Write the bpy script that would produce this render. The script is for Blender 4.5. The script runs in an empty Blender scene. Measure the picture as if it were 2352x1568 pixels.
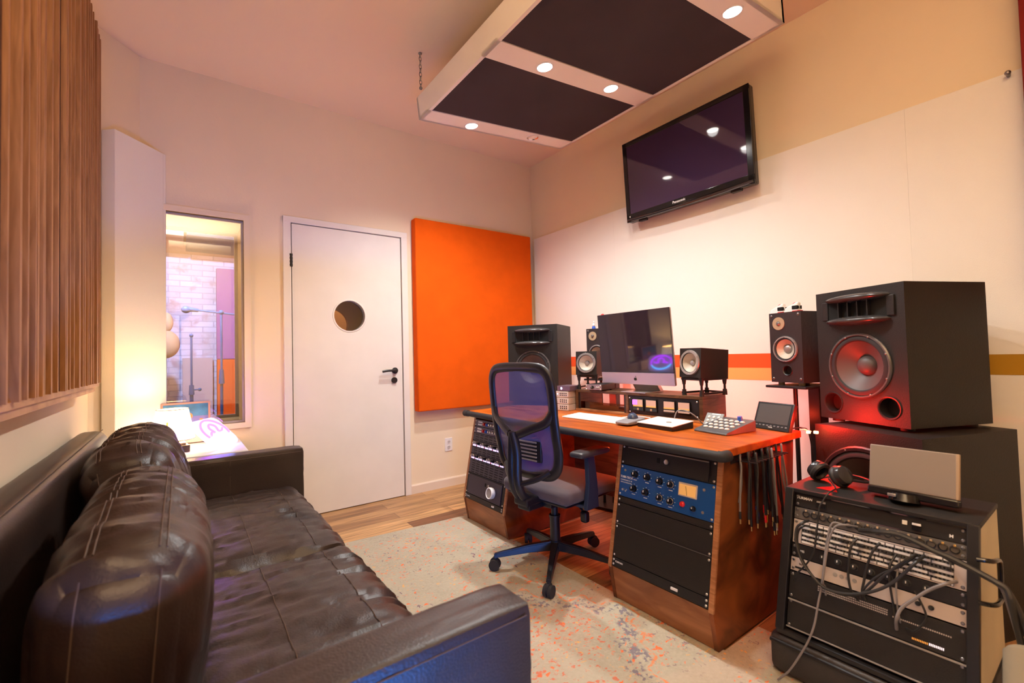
import bpy, bmesh, math, random
from mathutils import Vector, Matrix, noise

R = math.radians
random.seed(7)
SC = bpy.context.scene
COL = SC.collection

# ------------------------------------------------------------------ camera, exposure, world, large lights
F_PX, W_PX, H_PX = 1041.5, 2352, 1568
YAW, PITCH, ROLL, EYE = 0.6321, 0.0300, -0.0259, 1.079
_f = Vector((math.sin(YAW) * math.cos(PITCH), math.cos(YAW) * math.cos(PITCH), math.sin(PITCH)))
_r = Vector((math.cos(YAW), -math.sin(YAW), 0.0))
_u = _r.cross(_f)
_r2 = _r * math.cos(ROLL) + _u * math.sin(ROLL)
_u2 = -_r * math.sin(ROLL) + _u * math.cos(ROLL)
cd = bpy.data.cameras.new('camera')
cam = bpy.data.objects.new('camera', cd)
COL.objects.link(cam)
cam.matrix_world = Matrix.Translation((0, 0, EYE)) @ Matrix((_r2, _u2, -_f)).transposed().to_4x4()
cd.sensor_fit = 'HORIZONTAL'
cd.sensor_width = 36.0
cd.lens = 36.0 * F_PX / W_PX
cd.clip_start = 0.02
cd.dof.use_dof = True
cd.dof.focus_distance = 2.6
cd.dof.aperture_fstop = 3.2
SC.camera = cam

vs = SC.view_settings
vs.view_transform = 'Standard'
vs.look = 'None'
vs.gamma = 1.0
vs.use_curve_mapping = False
vs.exposure = 0.46

wd = bpy.data.worlds.new('world')
SC.world = wd
wd.use_nodes = True
wd.node_tree.nodes['Background'].inputs[0].default_value = (1.0, 0.72, 0.5, 1)
wd.node_tree.nodes['Background'].inputs[1].default_value = 0.02


def light(name, kind, loc, power, color, aim=None, **kw):
    d = bpy.data.lights.new(name, kind)
    d.energy = power
    d.color = color
    for k, v in kw.items():
        setattr(d, k, v)
    o = bpy.data.objects.new(name, d)
    COL.objects.link(o)
    o.location = loc
    if aim is not None:
        o.rotation_euler = (Vector(aim) - Vector(loc)).to_track_quat('-Z', 'Y').to_euler()
    return o


# the ceiling cloud (tilted a little towards the screen wall): underside height at X
def cloud_z(x):
    return 2.55 + (x - 1.2) * 0.0966


DOWN = [(1.542, 2.492, True), (2.04, 2.469, False), (1.548, 1.76, True), (2.051, 1.751, True), (1.552, 1.026, True), (2.058, 1.026, True)]
WARM = (1.0, 0.74, 0.48)
COOL = (1.0, 0.98, 0.95)
for x, y, on in DOWN:
    if on:
        light('downlight_beam', 'SPOT', (x, y, cloud_z(x) - 0.012), (9 if x > 2 else 72) * (0.42 if y < 1.2 else 1.15), COOL, (x + 0.02, y, 0), spot_size=R(150), spot_blend=0.85, shadow_soft_size=0.035)
# added uplight behind the camera to fill the ceiling; table lamp and booth lights
light('fill_uplight', 'SPOT', (0.0, -0.62, 1.765), 410, (1.0, 0.85, 0.62), (0.06, -0.20, 2.9), spot_size=R(104), spot_blend=0.9, shadow_soft_size=0.05)
light('lamp_bulb', 'POINT', (-0.035, 3.15, 0.76), 10, (1.0, 0.66, 0.30), shadow_soft_size=0.05)
light('booth_blue', 'AREA', (-0.1, 4.05, 2.18), 90, (0.40, 0.55, 1.0), (0.0, 6.3, 1.3), shape='DISK', size=0.06)
light('booth_violet', 'AREA', (1.5, 5.3, 1.9), 10, (0.75, 0.40, 1.0), (0.5, 6.3, 1.6), shape='DISK', size=0.2)
light('booth_warm', 'POINT', (1.35, 4.5, 2.0), 26, (1.0, 0.72, 0.42), shadow_soft_size=0.12)
light('lobby_fill', 'POINT', (1.15, 4.0, 1.9), 9, (1.0, 0.72, 0.40), shadow_soft_size=0.05)  # added point brightening the wall seen through the second porthole
# red led strip along the back of the desk
light('led_glow', 'AREA', (2.36, 1.7, 0.75), 2.6, (1.0, 0.05, 0.02), (2.7, 1.7, 0.85), shape='RECTANGLE', size=1.5, size_y=0.03)
light('led_glow', 'POINT', (2.13, 0.765, 0.775), 5.5, (1.0, 0.02, 0.01), shadow_soft_size=0.02)
light('led_glow', 'POINT', (1.98, 1.62, 0.62), 4.0, (1.0, 0.10, 0.02), shadow_soft_size=0.05)
# violet neon and the blue led bar behind the camera
light('blue_bar_glow', 'AREA', (0.06, -0.34, 0.13), 8, (0.010, 0.24, 1.0), (0.16, 0.9, 0.42), shape='RECTANGLE', size=0.85, size_y=0.06, spread=R(80))


# ------------------------------------------------------------------ materials
def _new(name):
    m = bpy.data.materials.new(name)
    m.use_nodes = True
    nt = m.node_tree
    return m, nt, nt.nodes['Principled BSDF']


def c4(c):
    return (c[0], c[1], c[2], 1.0)


def mat(name, col, rough=0.5, metal=0.0, bump=0.0, bscale=60.0, var=0.0, vscale=6.0, stretch=(1, 1, 1), coat=0.0, spec=0.5, sheen=0.0, emit=None, estr=0.0, alpha=1.0):
    m, nt, b = _new(name)
    N, L = nt.nodes, nt.links
    b.inputs['Base Color'].default_value = c4(col)
    b.inputs['Roughness'].default_value = rough
    b.inputs['Metallic'].default_value = metal
    b.inputs['Coat Weight'].default_value = coat
    b.inputs['Specular IOR Level'].default_value = spec
    b.inputs['Sheen Weight'].default_value = sheen
    b.inputs['Alpha'].default_value = alpha
    if emit:
        b.inputs['Emission Color'].default_value = c4(emit)
        b.inputs['Emission Strength'].default_value = estr
    tc = N.new('ShaderNodeTexCoord')
    mp = N.new('ShaderNodeMapping')
    mp.inputs['Scale'].default_value = stretch
    L.new(tc.outputs['Object'], mp.inputs[0])
    n1 = N.new('ShaderNodeTexNoise')
    n1.inputs['Scale'].default_value = vscale
    n1.inputs['Detail'].default_value = 5
    L.new(mp.outputs[0], n1.inputs[0])
    if var > 0:
        rp = N.new('ShaderNodeValToRGB')
        rp.color_ramp.elements[0].position = 0.35
        rp.color_ramp.elements[1].position = 0.68
        rp.color_ramp.elements[0].color = c4([max(0, k * (1 - var)) for k in col])
        rp.color_ramp.elements[1].color = c4([min(1, k * (1 + var)) for k in col])
        L.new(n1.outputs[0], rp.inputs[0])
        L.new(rp.outputs[0], b.inputs['Base Color'])
    if bump > 0:
        n2 = N.new('ShaderNodeTexNoise')
        n2.inputs['Scale'].default_value = bscale
        n2.inputs['Detail'].default_value = 3
        L.new(mp.outputs[0], n2.inputs[0])
        bp = N.new('ShaderNodeBump')
        bp.inputs['Strength'].default_value = bump
        bp.inputs['Distance'].default_value = 0.01
        L.new(n2.outputs[0], bp.inputs['Height'])
        L.new(bp.outputs[0], b.inputs['Normal'])
    return m


def wood(name, c1, c2, rough=0.35, scale=3.0, stretch=(1, 8, 8), coat=0.05):
    m, nt, b = _new(name)
    N, L = nt.nodes, nt.links
    tc = N.new('ShaderNodeTexCoord')
    mp = N.new('ShaderNodeMapping')
    mp.inputs['Scale'].default_value = stretch
    L.new(tc.outputs['Object'], mp.inputs[0])
    n1 = N.new('ShaderNodeTexNoise')
    n1.inputs['Scale'].default_value = scale
    n1.inputs['Detail'].default_value = 8
    n1.inputs['Distortion'].default_value = 1.2
    L.new(mp.outputs[0], n1.inputs[0])
    rp = N.new('ShaderNodeValToRGB')
    rp.color_ramp.elements[0].position = 0.3
    rp.color_ramp.elements[1].position = 0.72
    rp.color_ramp.elements[0].color = c4(c1)
    rp.color_ramp.elements[1].color = c4(c2)
    L.new(n1.outputs[0], rp.inputs[0])
    L.new(rp.outputs[0], b.inputs['Base Color'])
    b.inputs['Roughness'].default_value = rough
    b.inputs['Coat Weight'].default_value = coat
    b.inputs['Coat Roughness'].default_value = 0.2
    b.inputs['Specular IOR Level'].default_value = 0.32
    return m


def emitter(name, col, strength):
    m, nt, b = _new(name)
    b.inputs['Base Color'].default_value = c4(col)
    b.inputs['Emission Color'].default_value = c4(col)
    b.inputs['Emission Strength'].default_value = strength
    return m


M = {}
M['wall'] = mat('cream_wall_paint', (0.87, 0.74, 0.55), 0.85, bump=0.05, bscale=90, var=0.03, vscale=1.2)
M['ceiling'] = mat('ceiling_paint', (0.91, 0.73, 0.57), 0.9, bump=0.05, bscale=70)
M['white_paint'] = mat('white_door_paint', (0.84, 0.79, 0.73), 0.5, bump=0.03, bscale=50, var=0.02)
M['fabric_white'] = mat('white_wall_fabric', (0.87, 0.85, 0.81), 0.95, bump=0.15, bscale=300, var=0.02, vscale=1.5, sheen=0.1)
M['trim'] = mat('cream_trim_paint', (0.80, 0.68, 0.55), 0.45)
M['orange_fabric'] = mat('orange_panel_fabric', (0.84, 0.115, 0.002), 0.9, bump=0.2, bscale=350, var=0.05, sheen=0.0, spec=0.2)
M['red_fabric'] = mat('dark_red_fabric', (0.22, 0.008, 0.006), 0.9)
M['red_stripe'] = mat('vermilion_fabric_stripe', (0.85, 0.10, 0.015), 0.9)
M['yellow_stripe'] = mat('apricot_fabric_stripe', (0.90, 0.42, 0.13), 0.9)
M['mustard_shaded'] = mat('mustard_shaded_fabric', (0.46, 0.24, 0.012), 0.9)  # stripe end in the speaker's shadow, the shade put into its colour
M['cloud_white'] = mat('cloud_frame_paint', (0.93, 0.89, 0.82), 0.7, var=0.03, vscale=3)
M['cloud_fabric'] = mat('charcoal_cloud_fabric', (0.050, 0.036, 0.045), 0.95, bump=0.2, bscale=400, var=0.1, vscale=3)
M['black'] = mat('black_plastic', (0.012, 0.011, 0.012), 0.42, bump=0.04, bscale=200)
M['black_matte'] = mat('black_matte_paint', (0.011, 0.009, 0.008), 0.55, bump=0.15, bscale=250)
M['black_gloss'] = mat('gloss_black_plastic', (0.008, 0.008, 0.009), 0.12)
M['hole'] = mat('dark_opening', (0.004, 0.004, 0.004), 0.9)
M['rubber'] = mat('black_rubber', (0.02, 0.02, 0.022), 0.7)
M['grey_metal'] = mat('brushed_grey_metal', (0.30, 0.29, 0.29), 0.35, 0.9)
M['silver'] = mat('silver_metal', (0.66, 0.64, 0.62), 0.3, 0.9)
M['chrome'] = mat('polished_steel', (0.8, 0.8, 0.8), 0.15, 1.0)
M['brass'] = mat('brass', (0.75, 0.50, 0.18), 0.3, 0.9)
M['desk'] = wood('stained_desk_wood', (0.27, 0.045, 0.004), (0.62, 0.15, 0.014), 0.40, 2.2, (6, 1.2, 6))
M['desk_side'] = wood('stained_side_wood', (0.05, 0.012, 0.004), (0.30, 0.085, 0.022), 0.4, 3.2, (1.4, 1.4, 2.0))
M['desk_edge'] = wood('plywood_edge_wood', (0.30, 0.12, 0.045), (0.50, 0.23, 0.10), 0.45, 5, (2, 2, 14))
M['dark_wood'] = wood('dark_shelf_wood', (0.06, 0.028, 0.014), (0.17, 0.08, 0.038), 0.4, 4, (3, 1, 9))
M['ply'] = wood('birch_ply', (0.40, 0.20, 0.09), (0.66, 0.38, 0.18), 0.55, 5, (8, 1, 1))
M['slat'] = wood('brown_slat_wood', (0.30, 0.135, 0.050), (0.52, 0.26, 0.105), 0.5, 5, (10, 10, 0.8))
M['slat_gap'] = wood('walnut_slat_back', (0.050, 0.020, 0.014), (0.125, 0.050, 0.030), 0.6, 4, (8, 8, 0.7))
M['screen'] = mat('dark_glass_screen', (0.018, 0.010, 0.022), 0.04, spec=0.6)
M['tv_screen'] = mat('plasma_glass', (0.050, 0.028, 0.075), 0.045, spec=0.75)
M['ring_dark'] = mat('dark_driver_ring', (0.13, 0.12, 0.12), 0.35, 0.5)
M['cone'] = mat('dark_paper_cone', (0.085, 0.07, 0.068), 0.5)
M['cone_light'] = mat('woven_tan_cone', (0.50, 0.44, 0.36), 0.45, bump=0.1, bscale=300)
M['ring'] = mat('grey_driver_ring', (0.42, 0.40, 0.40), 0.35, 0.6)
M['tan_plate'] = mat('tan_tweeter_plate', (0.42, 0.30, 0.19), 0.5)
M['blue_panel'] = mat('blue_anodised_panel', (0.012, 0.085, 0.32), 0.35, 0.2)
M['off_white'] = mat('off_white_plastic', (0.72, 0.68, 0.66), 0.45)
M['white'] = mat('white_plastic', (0.85, 0.83, 0.82), 0.35)
M['lettering'] = mat('white_lettering', (0.85, 0.85, 0.85), 0.5)
M['red'] = mat('red_plastic', (0.65, 0.01, 0.01), 0.35)
M['blue'] = mat('blue_plastic', (0.02, 0.10, 0.50), 0.35)
M['yellow'] = mat('yellow_plastic', (0.75, 0.42, 0.02), 0.4)
M['amber'] = mat('amber_meter_face', (0.62, 0.36, 0.13), 0.5, emit=(1.0, 0.5, 0.12), estr=0.25)
M['meter_pink'] = mat('meter_face', (0.50, 0.36, 0.34), 0.3, emit=(1.0, 0.45, 0.2), estr=0.18)
M['rack_grey'] = mat('grey_rack_panel', (0.33, 0.31, 0.29), 0.5, 0.3)
M['rack_light'] = mat('pale_rack_panel', (0.58, 0.50, 0.45), 0.45, 0.2)
M['strip_white'] = mat('label_strip', (0.80, 0.76, 0.74), 0.4)
M['case_side'] = mat('pale_case_side', (0.60, 0.54, 0.38), 0.6, bump=0.1, bscale=90, var=0.05)
M['cable'] = mat('black_cable_jacket', (0.020, 0.019, 0.019), 0.42)
M['cable_grey'] = mat('grey_cable_jacket', (0.22, 0.20, 0.20), 0.45)
M['leather'] = mat('dark_brown_leather', (0.026, 0.016, 0.013), 0.38, bump=0.12, bscale=220, var=0.25, vscale=5, spec=0.5)
M['stitch'] = mat('brown_stitching', (0.085, 0.055, 0.040), 0.6)
M['seat_cloth'] = mat('grey_seat_cloth', (0.085, 0.065, 0.075), 0.95, bump=0.3, bscale=400, sheen=0.2)
M['chair_black'] = mat('chair_frame_plastic', (0.010, 0.010, 0.014), 0.38)
M['lamp_seam'] = mat('amber_shade_seam', (0.7, 0.4, 0.1), 0.6, emit=(1, 0.45, 0.05), estr=1.0)
M['shade'] = emitter('lit_linen_shade', (1.0, 0.82, 0.56), 2.6)
M['bulb'] = emitter('lit_downlight', (1.0, 0.92, 0.82), 14.0)
M['neon_violet'] = emitter('violet_neon_tube', (0.50, 0.03, 1.0), 11.0)
M['neon_blue'] = emitter('cyan_neon_tube', (0.10, 0.50, 1.0), 14.0)
M['acrylic'] = emitter('acrylic_with_glare', (0.80, 0.55, 1.0), 1.1)  # plate emission stands in for the glare of the neon tubes
M['led_red'] = emitter('red_led', (1.0, 0.10, 0.03), 18.0)
M['led_hot'] = emitter('orange_led', (1.0, 0.42, 0.12), 9.0)
M['led_blue'] = emitter('blue_led', (0.05, 0.3, 1.0), 8.0)
M['led_white'] = emitter('violet_white_led', (0.7, 0.62, 1.0), 3.5)
M['foam'] = mat('beige_cushion_cloth', (0.26, 0.22, 0.15), 0.9, bump=0.1, bscale=80)
M['fur'] = mat('grey_white_fleece', (0.45, 0.38, 0.34), 1.0, bump=0.8, bscale=60, var=0.5, vscale=20)
M['booth_wall'] = mat('tan_booth_wall', (0.50, 0.27, 0.12), 0.8)
M['jamb'] = mat('olive_yellow_jamb', (0.60, 0.42, 0.12), 0.7)
M['frame_grey'] = mat('grey_window_frame', (0.40, 0.36, 0.34), 0.5)
M['blue_grey'] = mat('blue_grey_stand_paint', (0.05, 0.10, 0.20), 0.5)
M['picture_blue'] = mat('blue_print', (0.05, 0.20, 0.42), 0.4, var=0.35, vscale=14)
M['picture_violet'] = mat('violet_blue_print', (0.16, 0.16, 0.45), 0.4)
M['orange_print'] = mat('orange_print', (0.85, 0.24, 0.08), 0.5)
M['book'] = mat('dark_book_cover', (0.05, 0.035, 0.04), 0.5)
M['paper'] = mat('cream_paper', (0.75, 0.62, 0.45), 0.8)


def glass_mat(name, tint=(1, 1, 1), gl=0.12):
    m = bpy.data.materials.new(name)
    m.use_nodes = True
    nt = m.node_tree
    N, L = nt.nodes, nt.links
    for n in list(N):
        if n.type != 'OUTPUT_MATERIAL':
            N.remove(n)
    out = [n for n in N if n.type == 'OUTPUT_MATERIAL'][0]
    t = N.new('ShaderNodeBsdfTransparent')
    t.inputs[0].default_value = c4(tint)
    g = N.new('ShaderNodeBsdfGlossy')
    g.inputs['Roughness'].default_value = 0.01
    mx = N.new('ShaderNodeMixShader')
    mx.inputs[0].default_value = gl
    L.new(t.outputs[0], mx.inputs[1])
    L.new(g.outputs[0], mx.inputs[2])
    L.new(mx.outputs[0], out.inputs[0])
    return m


M['glass'] = glass_mat('window_glass', (0.93, 0.95, 0.97), 0.13)
M['smoked'] = glass_mat('smoked_acrylic', (0.50, 0.30, 0.28), 0.10)


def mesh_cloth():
    m, nt, b = _new('blue_lit_chair_mesh')
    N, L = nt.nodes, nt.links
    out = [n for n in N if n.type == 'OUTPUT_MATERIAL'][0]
    b.inputs['Base Color'].default_value = (0.075, 0.08, 0.32, 1)  # navy pushed bluer, carrying the blue light that falls on the mesh
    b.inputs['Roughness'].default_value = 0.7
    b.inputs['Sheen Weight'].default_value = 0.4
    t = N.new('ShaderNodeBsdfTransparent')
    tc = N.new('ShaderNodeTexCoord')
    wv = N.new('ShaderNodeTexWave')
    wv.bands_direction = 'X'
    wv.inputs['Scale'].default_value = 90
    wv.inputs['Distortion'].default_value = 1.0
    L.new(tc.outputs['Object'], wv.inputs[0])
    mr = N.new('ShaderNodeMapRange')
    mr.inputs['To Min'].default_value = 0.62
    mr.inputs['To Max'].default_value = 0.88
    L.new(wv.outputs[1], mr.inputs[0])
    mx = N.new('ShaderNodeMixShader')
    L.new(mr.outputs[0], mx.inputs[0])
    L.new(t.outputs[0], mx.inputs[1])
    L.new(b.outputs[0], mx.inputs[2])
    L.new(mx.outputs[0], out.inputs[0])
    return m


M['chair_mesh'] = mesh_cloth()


def floor_mat():
    m, nt, b = _new('laminate_planks')
    N, L = nt.nodes, nt.links
    tc = N.new('ShaderNodeTexCoord')
    mp = N.new('ShaderNodeMapping')
    mp.inputs['Location'].default_value = (0.35, 0.02, 0)
    L.new(tc.outputs['Object'], mp.inputs[0])
    bk = N.new('ShaderNodeTexBrick')
    bk.inputs['Scale'].default_value = 1.0
    bk.inputs['Brick Width'].default_value = 0.95
    bk.inputs['Row Height'].default_value = 0.115
    bk.inputs['Mortar Size'].default_value = 0.0012
    bk.inputs['Color1'].default_value = (0.24, 0.095, 0.04, 1)
    bk.inputs['Color2'].default_value = (0.82, 0.50, 0.22, 1)
    bk.inputs['Mortar'].default_value = (0.08, 0.03, 0.012, 1)
    bk.offset = 0.37
    L.new(mp.outputs[0], bk.inputs[0])
    mp2 = N.new('ShaderNodeMapping')
    mp2.inputs['Scale'].default_value = (1.5, 22, 1)
    L.new(tc.outputs['Object'], mp2.inputs[0])
    n = N.new('ShaderNodeTexNoise')
    n.inputs['Scale'].default_value = 2.0
    n.inputs['Detail'].default_value = 8
    n.inputs['Distortion'].default_value = 0.8
    L.new(mp2.outputs[0], n.inputs[0])
    rp = N.new('ShaderNodeValToRGB')
    rp.color_ramp.elements[0].position = 0.3
    rp.color_ramp.elements[1].position = 0.7
    rp.color_ramp.elements[0].color = (0.45, 0.42, 0.40, 1)
    rp.color_ramp.elements[1].color = (1.1, 1.1, 1.1, 1)
    L.new(n.outputs[0], rp.inputs[0])
    mx = N.new('ShaderNodeMixRGB')
    mx.blend_type = 'MULTIPLY'
    mx.inputs[0].default_value = 1.0
    L.new(bk.outputs[0], mx.inputs[1])
    L.new(rp.outputs[0], mx.inputs[2])
    L.new(mx.outputs[0], b.inputs['Base Color'])
    b.inputs['Roughness'].default_value = 0.38
    return m


M['floor'] = floor_mat()


def rug_mat():
    m, nt, b = _new('distressed_rug_pile')
    N, L = nt.nodes, nt.links
    tc = N.new('ShaderNodeTexCoord')

    def nz(scale, det=3, stretch=(1, 1, 1), dist=0.0):
        mp = N.new('ShaderNodeMapping')
        mp.inputs['Scale'].default_value = stretch
        L.new(tc.outputs['Object'], mp.inputs[0])
        n = N.new('ShaderNodeTexNoise')
        n.inputs['Scale'].default_value = scale
        n.inputs['Detail'].default_value = det
        n.inputs['Distortion'].default_value = dist
        L.new(mp.outputs[0], n.inputs[0])
        return n.outputs[0]

    def mth(op, a, c=None):
        q = N.new('ShaderNodeMath')
        q.operation = op
        for i, v in enumerate((a, c)):
            if v is None:
                continue
            if isinstance(v, (int, float)):
                q.inputs[i].default_value = v
            else:
                L.new(v, q.inputs[i])
        return q.outputs[0]

    def band(val, lo, hi):
        mr = N.new('ShaderNodeMapRange')
        mr.inputs['From Min'].default_value = lo
        mr.inputs['From Max'].default_value = hi
        L.new(val, mr.inputs[0])
        return mr.outputs[0]

    def mix(fac, a, c):
        q = N.new('ShaderNodeMixRGB')
        L.new(fac, q.inputs[0])
        for i, v in ((1, a), (2, c)):
            if isinstance(v, tuple):
                q.inputs[i].default_value = v
            else:
                L.new(v, q.inputs[i])
        return q.outputs[0]
    base = mix(nz(5, 6), (0.31, 0.285, 0.215, 1), (0.50, 0.465, 0.365, 1))
    fine = nz(90, 2)
    base = mix(band(fine, 0.35, 0.75), base, (0.46, 0.43, 0.34, 1))
    zone = band(nz(2.2, 2), 0.40, 0.62)
    # small flowers in orange and plum
    s1 = mth('MULTIPLY', band(nz(42, 2, (1, 1.5, 1), 0.6), 0.615, 0.665), band(nz(4.2, 1), 0.40, 0.50))
    s2 = mth('MULTIPLY', band(nz(38, 3, (1.4, 1, 1.3), 0.8), 0.63, 0.68), zone)
    s3 = mth('MULTIPLY', band(nz(46, 2, (1.1, 1.2, 2.3), 0.4), 0.65, 0.70), band(nz(3.1, 1), 0.45, 0.6))
    # medallion rings around the middle of the rug
    mp = N.new('ShaderNodeMapping')
    mp.inputs['Location'].default_value = (-1.12, -1.30, 0)
    L.new(tc.outputs['Object'], mp.inputs[0])
    sep = N.new('ShaderNodeSeparateXYZ')
    L.new(mp.outputs[0], sep.inputs[0])
    ax = mth('ABSOLUTE', sep.outputs[0])
    ay = mth('ABSOLUTE', sep.outputs[1])
    rad = mth('ADD', mth('MULTIPLY', ax, 1.25), ay)
    rad = mth('ADD', rad, mth('MULTIPLY', nz(9, 2), 0.16))
    wob = mth('MULTIPLY', mth('SINE', mth('MULTIPLY', mth('SUBTRACT', ax, ay), 34.0)), 0.035)
    rad = mth('ADD', rad, wob)
    d1 = mth('ABSOLUTE', mth('SUBTRACT', rad, 0.60))
    ring_o = mth('MULTIPLY', band(d1, 0.014, 0.006), band(nz(60, 2), 0.35, 0.55))
    d2 = mth('ABSOLUTE', mth('SUBTRACT', rad, 0.52))
    ring_b = mth('MULTIPLY', band(d2, 0.06, 0.03), band(nz(60, 3), 0.50, 0.56))
    inside = band(rad, 0.50, 0.44)
    blot = mth('MULTIPLY', inside, band(nz(48, 3), 0.60, 0.66))
    col = mix(s2, base, (0.16, 0.09, 0.14, 1))
    col = mix(s1, col, (0.78, 0.17, 0.05, 1))
    col = mix(s3, col, (0.72, 0.40, 0.12, 1))
    col = mix(mth('MULTIPLY', blot, 0.8), col, (0.62, 0.13, 0.05, 1))
    col = mix(mth('MULTIPLY', ring_b, 0.75), col, (0.12, 0.11, 0.18, 1))
    col = mix(mth('MULTIPLY', ring_o, 0.85), col, (0.72, 0.22, 0.07, 1))
    L.new(col, b.inputs['Base Color'])
    b.inputs['Roughness'].default_value = 1.0
    b.inputs['Sheen Weight'].default_value = 0.2
    bp = N.new('ShaderNodeBump')
    bp.inputs['Strength'].default_value = 0.35
    bp.inputs['Distance'].default_value = 0.005
    L.new(nz(220, 2), bp.inputs['Height'])
    L.new(bp.outputs[0], b.inputs['Normal'])
    return m


M['rug'] = rug_mat()


def brick_mat():
    m, nt, b = _new('painted_brick')
    N, L = nt.nodes, nt.links
    tc = N.new('ShaderNodeTexCoord')
    mp = N.new('ShaderNodeMapping')
    mp.inputs['Rotation'].default_value = (R(90), 0, 0)
    L.new(tc.outputs['Object'], mp.inputs[0])
    bk = N.new('ShaderNodeTexBrick')
    bk.inputs['Scale'].default_value = 1.0
    bk.inputs['Brick Width'].default_value = 0.21
    bk.inputs['Row Height'].default_value = 0.065
    bk.inputs['Mortar Size'].default_value = 0.006
    bk.inputs['Color1'].default_value = (0.66, 0.58, 0.58, 1)
    bk.inputs['Color2'].default_value = (0.80, 0.76, 0.78, 1)
    bk.inputs['Mortar'].default_value = (0.50, 0.46, 0.48, 1)
    L.new(mp.outputs[0], bk.inputs[0])
    n = N.new('ShaderNodeTexNoise')
    n.inputs['Scale'].default_value = 9
    n.inputs['Detail'].default_value = 6
    L.new(tc.outputs['Object'], n.inputs[0])
    rp = N.new('ShaderNodeValToRGB')
    rp.color_ramp.elements[0].position = 0.56
    rp.color_ramp.elements[1].position = 0.70
    L.new(n.outputs[0], rp.inputs[0])
    mx = N.new('ShaderNodeMixRGB')
    L.new(rp.outputs[0], mx.inputs[0])
    L.new(bk.outputs[0], mx.inputs[1])
    mx.inputs[2].default_value = (0.55, 0.38, 0.36, 1)
    L.new(mx.outputs[0], b.inputs['Base Color'])
    b.inputs['Roughness'].default_value = 0.9
    return m


M['brick'] = brick_mat()


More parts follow.
